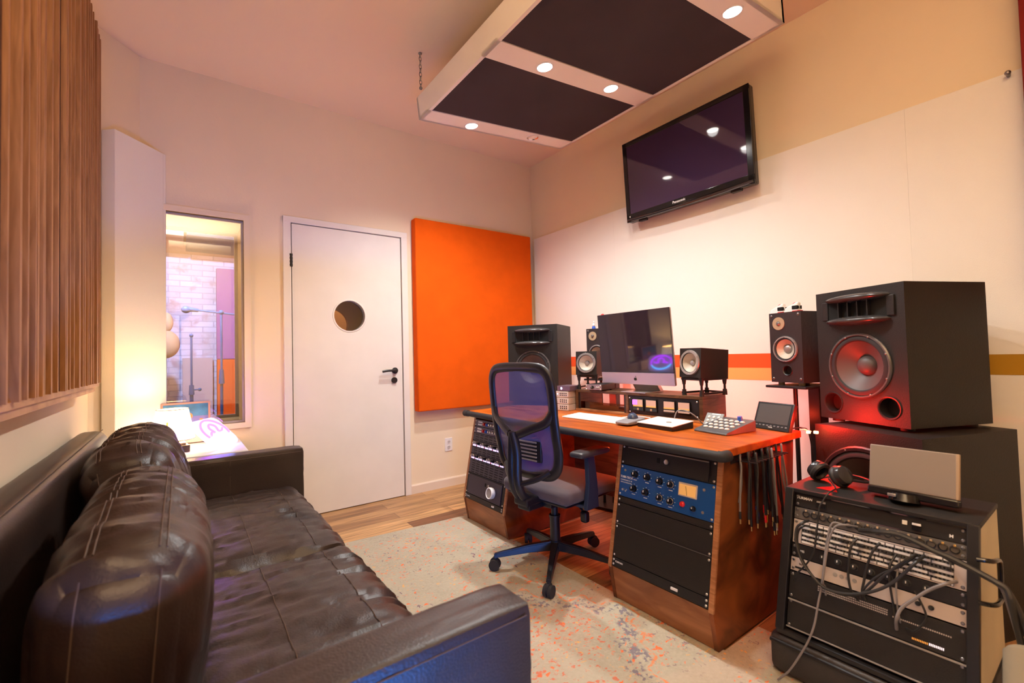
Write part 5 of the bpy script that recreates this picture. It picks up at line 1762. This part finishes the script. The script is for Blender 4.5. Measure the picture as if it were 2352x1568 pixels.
# silver screen on a low stand, seen from behind
sv = thing('flat_display', 'silver flat display on a low black stand on the slanted rack', 'display', frame((1.815, 0.527, 0.608), -2, 12))
MB().box(0, 0.212, 0, 0.010, 0.018, 0.150, 0.003).build('rear_shell', mat('brushed_champagne_metal', (0.30, 0.25, 0.21), 0.5, 0.25), sv)
MB().box(0.208, 0.216, -0.002, 0.012, 0.018, 0.150, 0.002).build('edge_trim', 'tan_plate', sv)
sv2 = MB()
sv2.box(0.0, 0.216, -0.012, 0.030, -0.004, 0.018, 0.004)
sv2.cyl((0.095, -0.014, -0.012), (0.095, -0.014, 0.010), 0.040, 0.030, seg=24)
sv2.build('stand', 'black_gloss', sv)
MB().box(0.065, 0.085, -0.055, -0.048, -0.002, 0.006, 0.001).build('port_cover', 'silver', sv)

# pale padded roll and cables at the lower right
tag(MB().cyl((1.50, 0.160, 0.385), (1.13, 0.13, 0.035), 0.040, seg=28).ell((1.50, 0.160, 0.385), (0.038, 0.038, 0.020)).build('padded_roll', 'foam'), 'blurred beige padded roll leaning at the lower right corner', 'padded roll')
tag(MB().tube([(1.655, 0.222, 0.470), (1.652, 0.205, 0.45), (1.650, 0.200, 0.40), (1.66, 0.195, 0.36), (1.672, 0.205, 0.40), (1.668, 0.212, 0.44), (1.655, 0.215, 0.46)], 0.004, 7, smooth=5).build('coiled_cable', 'cable_grey'), 'small grey cable coil dangling at the right side of the rack', 'cable')
tag(MB().tube([(1.72, 0.19, 0.33), (1.70, 0.182, 0.31), (1.71, 0.175, 0.27)], 0.009, 8).build('cable_tie', 'yellow'), 'yellow tie on the cables at the right picture edge', 'cable tie')

# ------------------------------------------------------------------ office chair
CYAW = 6.0      # forward direction
ch = thing('office_chair', 'black office chair with a dark mesh back tinted with blue light at the desk', 'office chair', Matrix.Translation((1.541, 1.774, 0)) @ Matrix.Rotation(R(CYAW - 90), 4, 'Z'))
# local: +y forward, x right
base0 = 150.6 - CYAW + 90
hub = MB().cyl((0, 0, 0.085), (0, 0, 0.135), 0.034, 0.030, seg=24).build('hub', 'chair_black', ch)
for k in range(5):
    a = R(base0 + 72 * k)
    d = Vector((math.cos(a), math.sin(a), 0))
    p = Vector((-d.y, d.x, 0))
    lg = MB()
    b = bmesh.new()
    prof_ = [(0.02, 0.024, 0.088, 0.132), (0.14, 0.020, 0.085, 0.120), (0.29, 0.014, 0.070, 0.094), (0.315, 0.013, 0.066, 0.088)]
    rings = []
    for rr0, w_, za, zb in prof_:
        c = d * rr0
        rings.append([b.verts.new(c + p * w_ + Vector((0, 0, za))), b.verts.new(c - p * w_ + Vector((0, 0, za))), b.verts.new(c - p * w_ * 0.7 + Vector((0, 0, zb))), b.verts.new(c + p * w_ * 0.7 + Vector((0, 0, zb)))])
    for i in range(3):
        for j in range(4):
            b.faces.new((rings[i][j], rings[i][(j + 1) % 4], rings[i + 1][(j + 1) % 4], rings[i + 1][j]))
    b.faces.new(rings[0])
    b.faces.new(rings[-1])
    bmesh.ops.recalc_face_normals(b, faces=b.faces)
    bmesh.ops.bevel(b, geom=list(b.edges), offset=0.004, segments=2, affect='EDGES')
    lg._join(b)
    leg = lg.build('leg', 'chair_black', ch)
    cs_ = MB()
    c = d * 0.312
    ax = Vector((math.cos(a + 1.2), math.sin(a + 1.2), 0))
    for s_ in (-1, 1):
        q = c + ax * 0.012 * s_ + Vector((0, 0, 0.034))
        cs_.cyl(q - ax * 0.008, q + ax * 0.008, 0.027, seg=24)
    cs_.cyl(c + Vector((0, 0, 0.04)), c + Vector((0, 0, 0.072)), 0.008, seg=12)
    cs_.cyl(c - ax * 0.006 + Vector((0, 0, 0.045)), c + ax * 0.006 + Vector((0, 0, 0.045)), 0.024, seg=20)
    cs_.build('caster', 'rubber', leg)
MB().cyl((0, 0, 0.13), (0, 0, 0.26), 0.026, seg=24).cyl((0, 0, 0.26), (0, 0, 0.35), 0.018, seg=24).cyl((0, 0, 0.25), (0, 0, 0.262), 0.029, seg=24).build('gas_column', 'chair_black', ch)
me_ = MB()
me_.box(-0.09, 0.09, -0.12, 0.10, 0.335, 0.375, 0.008)
me_.box(-0.04, 0.04, -0.22, -0.10, 0.335, 0.365, 0.008)
me_.build('seat_mechanism', 'chair_black', ch)
lv = MB()
lv.tube([(0.07, 0.02, 0.35), (0.13, 0.03, 0.33), (0.17, 0.03, 0.30)], 0.006, 8)
lv.soft(0.150, 0.190, 0.015, 0.050, 0.255, 0.310, 0.012, 6)
lv.build('tilt_lever', 'chair_black', ch)
MB().tube([(-0.07, 0.0, 0.35), (-0.15, 0.0, 0.34), (-0.21, -0.01, 0.335)], 0.006, 8).build('height_lever', 'chair_black', ch)


def seatf(p, u, d):
    p = p.copy()
    if u.z > 0:
        p.z += 0.012 * (1 - u.x ** 2) * (1 - u.y ** 2)
    p.z -= 0.018 * max(0, u.y - 0.4) ** 2 * 2.5
    return p


MB().soft(-0.225, 0.225, -0.16, 0.275, 0.375, 0.450, 0.032, 16, seatf).build('seat', 'seat_cloth', ch)
MB().soft(-0.20, 0.20, -0.14, 0.25, 0.362, 0.384, 0.010, 8).build('seat_pan', 'chair_black', ch)


# backrest outline (x half width at height z, y offset)
def bkr(z):
    return -0.165 - 0.20 * max(0.0, z - 0.60) - 0.10 * max(0, 0.60 - z) - 0.012 * math.sin((z - 0.5) * 9.0)


OUT = [(0.0, 1.020), (0.10, 1.019), (0.165, 1.008), (0.200, 0.965), (0.208, 0.88), (0.206, 0.79), (0.206, 0.70), (0.203, 0.625), (0.190, 0.555), (0.150, 0.515), (0.08, 0.503), (0.0, 0.500)]
loop = [(x, bkr(z), z) for x, z in OUT] + [(-x, bkr(z), z) for x, z in OUT[-2:0:-1]]
MB().tube(loop, 0.028, 14, closed=True, smooth=5, flat=0.85, deep=0.5).build('back_frame', 'chair_black', ch)


def halfw(z):
    for (xa, za), (xb, zb) in zip(OUT[1:], OUT[2:]):
        if zb <= z <= za:
            return xb + (xa - xb) * (z - zb) / max(za - zb, 1e-6)
    return 0.1


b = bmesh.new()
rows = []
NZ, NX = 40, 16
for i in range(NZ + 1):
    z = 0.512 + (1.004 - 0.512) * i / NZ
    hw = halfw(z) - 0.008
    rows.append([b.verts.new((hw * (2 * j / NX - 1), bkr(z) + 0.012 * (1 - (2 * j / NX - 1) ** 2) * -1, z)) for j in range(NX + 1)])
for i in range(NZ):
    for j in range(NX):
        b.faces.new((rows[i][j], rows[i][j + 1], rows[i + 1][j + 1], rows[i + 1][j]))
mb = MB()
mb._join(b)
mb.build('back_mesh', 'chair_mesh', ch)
cb = MB()
for s_ in (-1, 1):
    cb.tube([(0.205 * s_, bkr(0.80) - 0.004, 0.815), (0.17 * s_, bkr(0.76) - 0.022, 0.765), (0.10 * s_, bkr(0.73) - 0.050, 0.735), (0.03 * s_, bkr(0.70) - 0.072, 0.705)], 0.020, 12, deep=0.6)
    cb.tube([(0.0, bkr(0.70) - 0.078, 0.715), (0.018 * s_, bkr(0.6) - 0.092, 0.62), (0.018 * s_, bkr(0.5) - 0.092, 0.50), (0.02 * s_, bkr(0.42) - 0.070, 0.425), (0.02 * s_, bkr(0.40) - 0.02, 0.385), (0.02 * s_, -0.08, 0.365)], 0.021, 12, deep=0.75)
    cb.tube([(0.02 * s_, bkr(0.5) - 0.085, 0.47), (0.10 * s_, bkr(0.53) - 0.045, 0.50), (0.15 * s_, bkr(0.55) - 0.01, 0.535)], 0.013, 10)
cb.build('back_spine', 'chair_black', ch)
lp = MB()
lp.soft(-0.11, 0.11, bkr(0.62) - 0.022, bkr(0.62) - 0.006, 0.57, 0.68, 0.007, 8)
lp.build('lumbar_pad', 'chair_black', ch)
sl = MB()
for k in range(6):
    sl.box(-0.085, 0.085, bkr(0.62) - 0.027, bkr(0.62) - 0.021, 0.575 + k * 0.017, 0.582 + k * 0.017, 0.001)
sl.build('lumbar_slats', 'rack_grey', ch)
MB().box(-0.045, 0.045, -0.24, -0.10, 0.36, 0.40, 0.010).build('back_bracket', 'chair_black', ch)
for s_ in (-1, 1):
    ar = MB()
    ar.prism([(-0.055, 0.35), (0.035, 0.35), (0.030, 0.47), (0.010, 0.60), (-0.040, 0.60), (-0.035, 0.47)], 'x', 0.245 * s_ - 0.012, 0.245 * s_ + 0.012, 0.004)
    ar.box(min(0.10 * s_, 0.25 * s_), max(0.10 * s_, 0.25 * s_), -0.045, 0.025, 0.352, 0.368, 0.003)
    arm = ar.build('armrest', mat('blue_lit_arm_plastic', (0.02, 0.035, 0.075), 0.35), ch)  # blue light on the armrest is put into the plastic colour
    MB().soft(0.245 * s_ - 0.040, 0.245 * s_ + 0.040, -0.115, 0.105, 0.598, 0.628, 0.014, 10).build('arm_pad', mat('dark_arm_pad', (0.05, 0.05, 0.055), 0.32), arm)

# ------------------------------------------------------------------ sofa
sf = thing('leather_sofa', 'dark brown leather two-seat sofa along the left wall', 'sofa', loc=(0.1, 1.75, 0.0))
sx, sy = 0.1, 1.75


def wr(p, amp, sc=(7, 20, 7), seed=0.0):
    q = Vector((p.x * sc[0] + seed, p.y * sc[1] + seed * 1.7, p.z * sc[2]))
    v = noise.noise(q) + 0.5 * noise.noise(q * 2.1)
    # soft ridges
    return amp * (1.0 - 2.0 * abs(v)) * 0.8


def seat_fn(seed):
    def fn(p, u, d):
        p = p.copy()
        n = d if d.length > 0.01 else Vector((0, 0, 1 if u.z > 0 else -1))
        if u.z > 0:
            p.z += 0.030 * (1 - u.x ** 4) * (1 - u.y ** 2)
        if u.z > -0.5:
            s1 = wr(Vector((p.x * 0.35 + p.y * 0.25, p.y, 0)), 0.014, (9, 15, 7), seed)
            s2 = wr(Vector((p.x, p.y, p.z)), 0.0045, (16, 36, 26), seed + 3)
            edge = max(abs(u.x), abs(u.y))
            p += n * (s1 * (0.5 + 0.7 * edge) + s2)
        return p
    return fn


def back_fn(seed):
    def fn(p, u, d):
        p = p.copy()
        n = d if d.length > 0.01 else Vector((1 if u.x > 0 else -1, 0, 0))
        if u.x > 0:
            p.x += 0.030 * (1 - u.y ** 2) * (1 - u.z ** 2)
        if u.z > 0:
            p.z -= 0.030 * u.y ** 4 * u.z
        side = max(0.0, 1.0 - abs(u.y) ** 10)
        s1 = wr(Vector((p.x * 0.5, p.y + p.x * 0.25, p.z * 0.5)), 0.013, (6, 16, 5), seed) * (0.25 + 0.75 * side)
        s2 = wr(Vector((p.x * 0.35, p.y, p.z * 0.35)), 0.004, (20, 42, 20), seed + 5) * side
        p += n * (s1 + s2)
        return p
    return fn


# base, arms and back frame
MB().soft(-0.40 - 0.0, 0.37, -1.0, 1.0, 0.07, 0.27, 0.02, 6).build('base_frame', 'leather', sf)


def arm_fn(p, u, d):
    p = p.copy()
    n = d if d.length > 0.01 else Vector((0, 0, 0))
    p += n * wr(p, 0.002, (18, 18, 18), 9)
    return p


for y0, y1 in ((0.700, 0.815), (2.700, 2.815)):
    a_ = MB().soft(-0.470, 0.445, y0 - sy, y1 - sy, 0.06, 0.604, 0.016, 22, arm_fn).build('arm', 'leather', sf)
    stt = MB()
    for yy in (y0 - sy - 0.0005, y1 - sy + 0.0005):
        stt.tube([(-0.46, yy, 0.584), (0.430, yy, 0.584)], 0.0013, 5, smooth=1)
        stt.tube([(0.10, yy, 0.584), (0.10, yy, 0.08)], 0.0010, 5, smooth=1)
    stt.build('seam', 'stitch', a_)
bf = MB().soft(-0.478, -0.362, 0.72 - sy, 2.79 - sy, 0.07, 0.790, 0.045, 26, arm_fn).build('back_frame', 'leather', sf)
MB().tube([(-0.385, 0.75 - sy, 0.789), (-0.385, 2.77 - sy, 0.789)], 0.0018, 5, smooth=1).build('seam', 'stitch', bf)
for y0, y1, sd_ in ((0.822, 1.712, 1.3), (1.718, 2.692, 4.1)):
    c_ = MB().soft(-0.33, 0.395, y0 - sy, y1 - sy, 0.262, 0.410, 0.050, 56, seat_fn(sd_)).build('seat_cushion', 'leather', sf)
    yc = (y0 + y1) / 2 - sy
from mathutils.bvhtree import BVHTree


def drape(o, m, pts, d, lift=0.0012):
    """lay points on the surface of o seen along direction d (space before the matrix m)."""
    bm_t = bmesh.new()
    bm_t.from_mesh(o.data)
    tree = BVHTree.FromBMesh(bm_t)
    out = []
    for p in pts:
        q = m @ Vector(p)
        dd = (m.to_3x3() @ Vector(d)).normalized()
        hit = tree.ray_cast(q, dd)
        if hit[0] is not None:
            out.append(hit[0] - dd * lift)
    bm_t.free()
    return out


I4 = Matrix.Identity(4)
for cu in [c for c in sf.children if c.name.startswith('seat_cushion')]:
    ys = [v.co.y for v in cu.data.vertices]
    ya, yb = min(ys), max(ys)
    sm = MB()
    for xx in (0.29, 0.10):
        sm.tube(drape(cu, I4, [(xx, ya + 0.05 + (yb - ya - 0.10) * k / 40, 0.7) for k in range(41)], (0, 0, -1)), 0.0012, 5, smooth=1)
    sm.build('seam', 'stitch', cu)
for y0, y1, zt, sd_, rot, bx0 in ((0.925, 1.735, 0.805, 2.2, 4, -0.300), (1.745, 2.610, 0.815, 7.7, -13, -0.262)):
    X_ = Matrix.Translation((bx0, (y0 + y1) / 2 - sy, 0.400)) @ Matrix.Rotation(R(rot), 4, 'Y')
    hgt = (zt - 0.400)
    hw = (y1 - y0) / 2
    c_ = MB().soft(0.0, 0.205, -hw, hw, 0.0, hgt, 0.088, 64, back_fn(sd_), X=X_).build('back_cushion', 'leather', sf)
    sm = MB()
    for off in (0.050, 0.060, 0.145, 0.155):
        pts = drape(c_, X_, [(off, -hw + 0.06 + (2 * hw - 0.12) * k / 60, hgt + 0.2) for k in range(61)], (0, 0, -1))
        sm.tube(pts, 0.0013, 5, smooth=1)
    for off in (0.050, 0.150):
        pts = drape(c_, X_, [(off, -hw - 0.2, hgt - 0.05 - (hgt - 0.10) * k / 30) for k in range(31)], (0, 1, 0))
        sm.tube(pts, 0.0013, 5, smooth=1)
    sm.build('seam', 'stitch', c_)

# ------------------------------------------------------------------ side table with lamp, neon and picture
tb = thing('side_table', 'pale side table between the sofa and the window wall', 'side table', loc=(0.03, 3.13, 0))
MB().prism([(-0.28, -0.26), (0.27, -0.26), (0.27, 0.24), (-0.14, 0.21), (-0.28, 0.05)], 'z', 0.572, 0.600, 0.006).build('table_top', 'off_white', tb)
for x, y in ((-0.25, -0.23), (0.24, -0.23), (0.24, 0.20), (-0.14, 0.16)):
    MB().box(x - 0.015, x + 0.015, y - 0.015, y + 0.015, 0.0, 0.572, 0.003).build('leg', 'off_white', tb)
# books under the lamp
b1 = thing('book', 'dark thick book under the table lamp', 'book', loc=(-0.045, 3.13, 0.601), rz=8)
MB().box(-0.07, 0.075, -0.095, 0.095, 0.0, 0.036, 0.003).build('cover', 'book', b1)
MB().box(-0.066, 0.0755, -0.091, 0.091, 0.004, 0.032).build('pages', 'paper', b1)
b2 = thing('book', 'thin pale book directly beneath the lamp foot', 'book', loc=(-0.045, 3.14, 0.638), rz=3)
MB().box(-0.065, 0.065, -0.085, 0.085, 0.0, 0.012, 0.002).build('cover', 'tan_plate', b2)
lamp = thing('table_lamp', 'lit table lamp with a white tapered shade beside the sofa', 'table lamp', loc=(-0.035, 3.15, 0.6505))
MB().lathe([(0, 0), (0.045, 0), (0.045, 0.006), (0.015, 0.012), (0.010, 0.03), (0.008, 0.06), (0, 0.06)], (0, 0, 0), 'z', 28).build('base', 'brass', lamp)
MB().lathe([(0.103, 0.012), (0.072, 0.178), (0.0705, 0.178), (0.1015, 0.012)], (0, 0, 0), 'z', 48).build('lamp_shade', 'shade', lamp)
tr_ = MB()
for r_, z_ in ((0.1035, 0.012), (0.0722, 0.178)):
    tr_.tube([(r_ * math.cos(2 * math.pi * k / 40), r_ * math.sin(2 * math.pi * k / 40), z_) for k in range(40)], 0.0022, 6, closed=True, smooth=1)
tr_.build('shade_trim', 'tan_plate', lamp)
a = R(-105)
MB().tube([(0.1035 * math.cos(a), 0.1035 * math.sin(a), 0.014), (0.085 * math.cos(a), 0.085 * math.sin(a), 0.115)], 0.004, 6, smooth=1).build('shade_seam', 'lamp_seam', lamp)

# neon sign lying back on an acrylic plate
nm_ = Vector((0.60, -0.36, 0.71)).normalized()
xr_ = Vector((0, 0, 1)).cross(nm_).normalized()
up_ = nm_.cross(xr_)
nmx = Matrix((xr_, up_, nm_)).transposed().to_4x4()
nmx.translation = Vector((0.160, 3.12, 0.682))
ne = thing('neon_sign', 'glowing violet neon sign leaning on the side table by the lamp', 'neon sign', nmx)


def rr_poly(w_, h_, r_, n=8):
    pts = []
    for cx, cy, a0 in ((w_ - r_, h_ - r_, 0), (-w_ + r_, h_ - r_, 90), (-w_ + r_, -h_ + r_, 180), (w_ - r_, -h_ + r_, 270)):
        for k in range(n + 1):
            a = R(a0 + 90 * k / n)
            pts.append((cx + r_ * math.cos(a), cy + r_ * math.sin(a)))
    return pts


MB().prism(rr_poly(0.135, 0.105, 0.05), 'z', -0.010, 0.0).build('acrylic_plate', 'acrylic', ne)
MB().tube([(0.105 * math.cos(R(a)), 0.088 * math.sin(R(a)), 0.008) for a in range(-20, 201, 10)], 0.006, 8, smooth=2).build('violet_ring', 'neon_violet', ne)
MB().tube([(-0.07, -0.02, 0.008), (-0.045, 0.0, 0.008), (-0.02, -0.005, 0.008), (-0.03, 0.03, 0.008), (0.0, 0.055, 0.008), (0.035, 0.035, 0.008), (0.025, 0.0, 0.008), (0.05, -0.005, 0.008), (0.075, 0.01, 0.008)], 0.006, 8).build('violet_squiggle', 'neon_violet', ne)
MB().tube([(0.107 * math.cos(R(a)), 0.092 * math.sin(R(a)), 0.008) for a in range(205, 336, 10)], 0.006, 8, smooth=2).build('blue_arc', 'neon_blue', ne)
sp_ = MB()
for x, y in ((-0.10, -0.08), (0.10, -0.08)):
    sp_.cyl((x, y, -0.010), (x, y, -0.016), 0.006)
sp_.build('stand_pegs', 'silver', ne)

# framed print in the window
pc = thing('framed_print', 'small blue print with orange circles leaning in the window corner', 'picture', loc=(0.045, 3.385, 0.700), rz=0)
pcr = MB()
pcr.box(-0.14, 0.105, -0.006, 0.004, 0.0, 0.146, 0.004)
pcr.build('picture_frame', mat('pink_brown_frame', (0.50, 0.28, 0.24), 0.5), pc)
MB().box(-0.128, 0.093, -0.0075, -0.004, 0.012, 0.134).build('print', 'picture_blue', pc)
MB().box(-0.128, 0.093, -0.0080, -0.0045, 0.012, 0.060).build('lower_field', 'picture_violet', pc)
for r_, x_, z_ in ((0.020, -0.005, 0.062), (0.010, 0.058, 0.034)):
    MB().lathe([(r_, 0.0), (r_, 0.001), (0, 0.001)], (x_, -0.0080, z_), '-y', 24).build('orange_circle', 'orange_print', pc)
o = tag(MB().box(-0.10, 0.19, 3.377, 3.402, 0.60, 0.698, 0.003).build('picture_ledge', 'trim'), 'narrow ledge box behind the lamp carrying the print', 'ledge')

# ------------------------------------------------------------------ rug
o = MB().prism([(-0.25, -0.9), (1.80, -0.9), (1.80, 0.895), (1.565, 0.900), (1.56, 2.70), (-0.25, 2.84)], 'z', 0.0, 0.007).build('area_rug', 'rug')
tag(o, 'pale distressed oriental rug in front of the desk', 'rug')
o.rotation_euler = (0, 0, 0)

# led bar, and an invented floor lamp carrying the ceiling fill, behind the camera
lb = thing('led_bar', 'blue led bar lying on the floor behind the camera', 'led bar', loc=(0.06, -0.47, 0.062))
MB().box(-0.45, 0.45, -0.10, 0.10, -0.05, 0.05, 0.01).build('housing', 'black', lb)
MB().box(-0.43, 0.43, 0.10, 0.112, -0.03, 0.03, 0.003).build('blue_tube', 'led_blue', lb)
gl = thing('added_fill_lamp', 'added torch lamp filling the ceiling from behind the camera', 'floor lamp', loc=(0.0, -0.62, 0.0))
MB().cyl((0, 0, 0), (0, 0, 0.03), 0.13, seg=28).build('base', 'black', gl)
MB().cyl((0, 0, 0.03), (0, 0, 1.66), 0.012, seg=12).build('pole', 'black', gl)
MB().lathe([(0.02, 1.66), (0.09, 1.70), (0.135, 1.775), (0.133, 1.775), (0.085, 1.71), (0.0, 1.675)], (0, 0, 0), 'z', 32).build('bowl_shade', 'brass', gl)
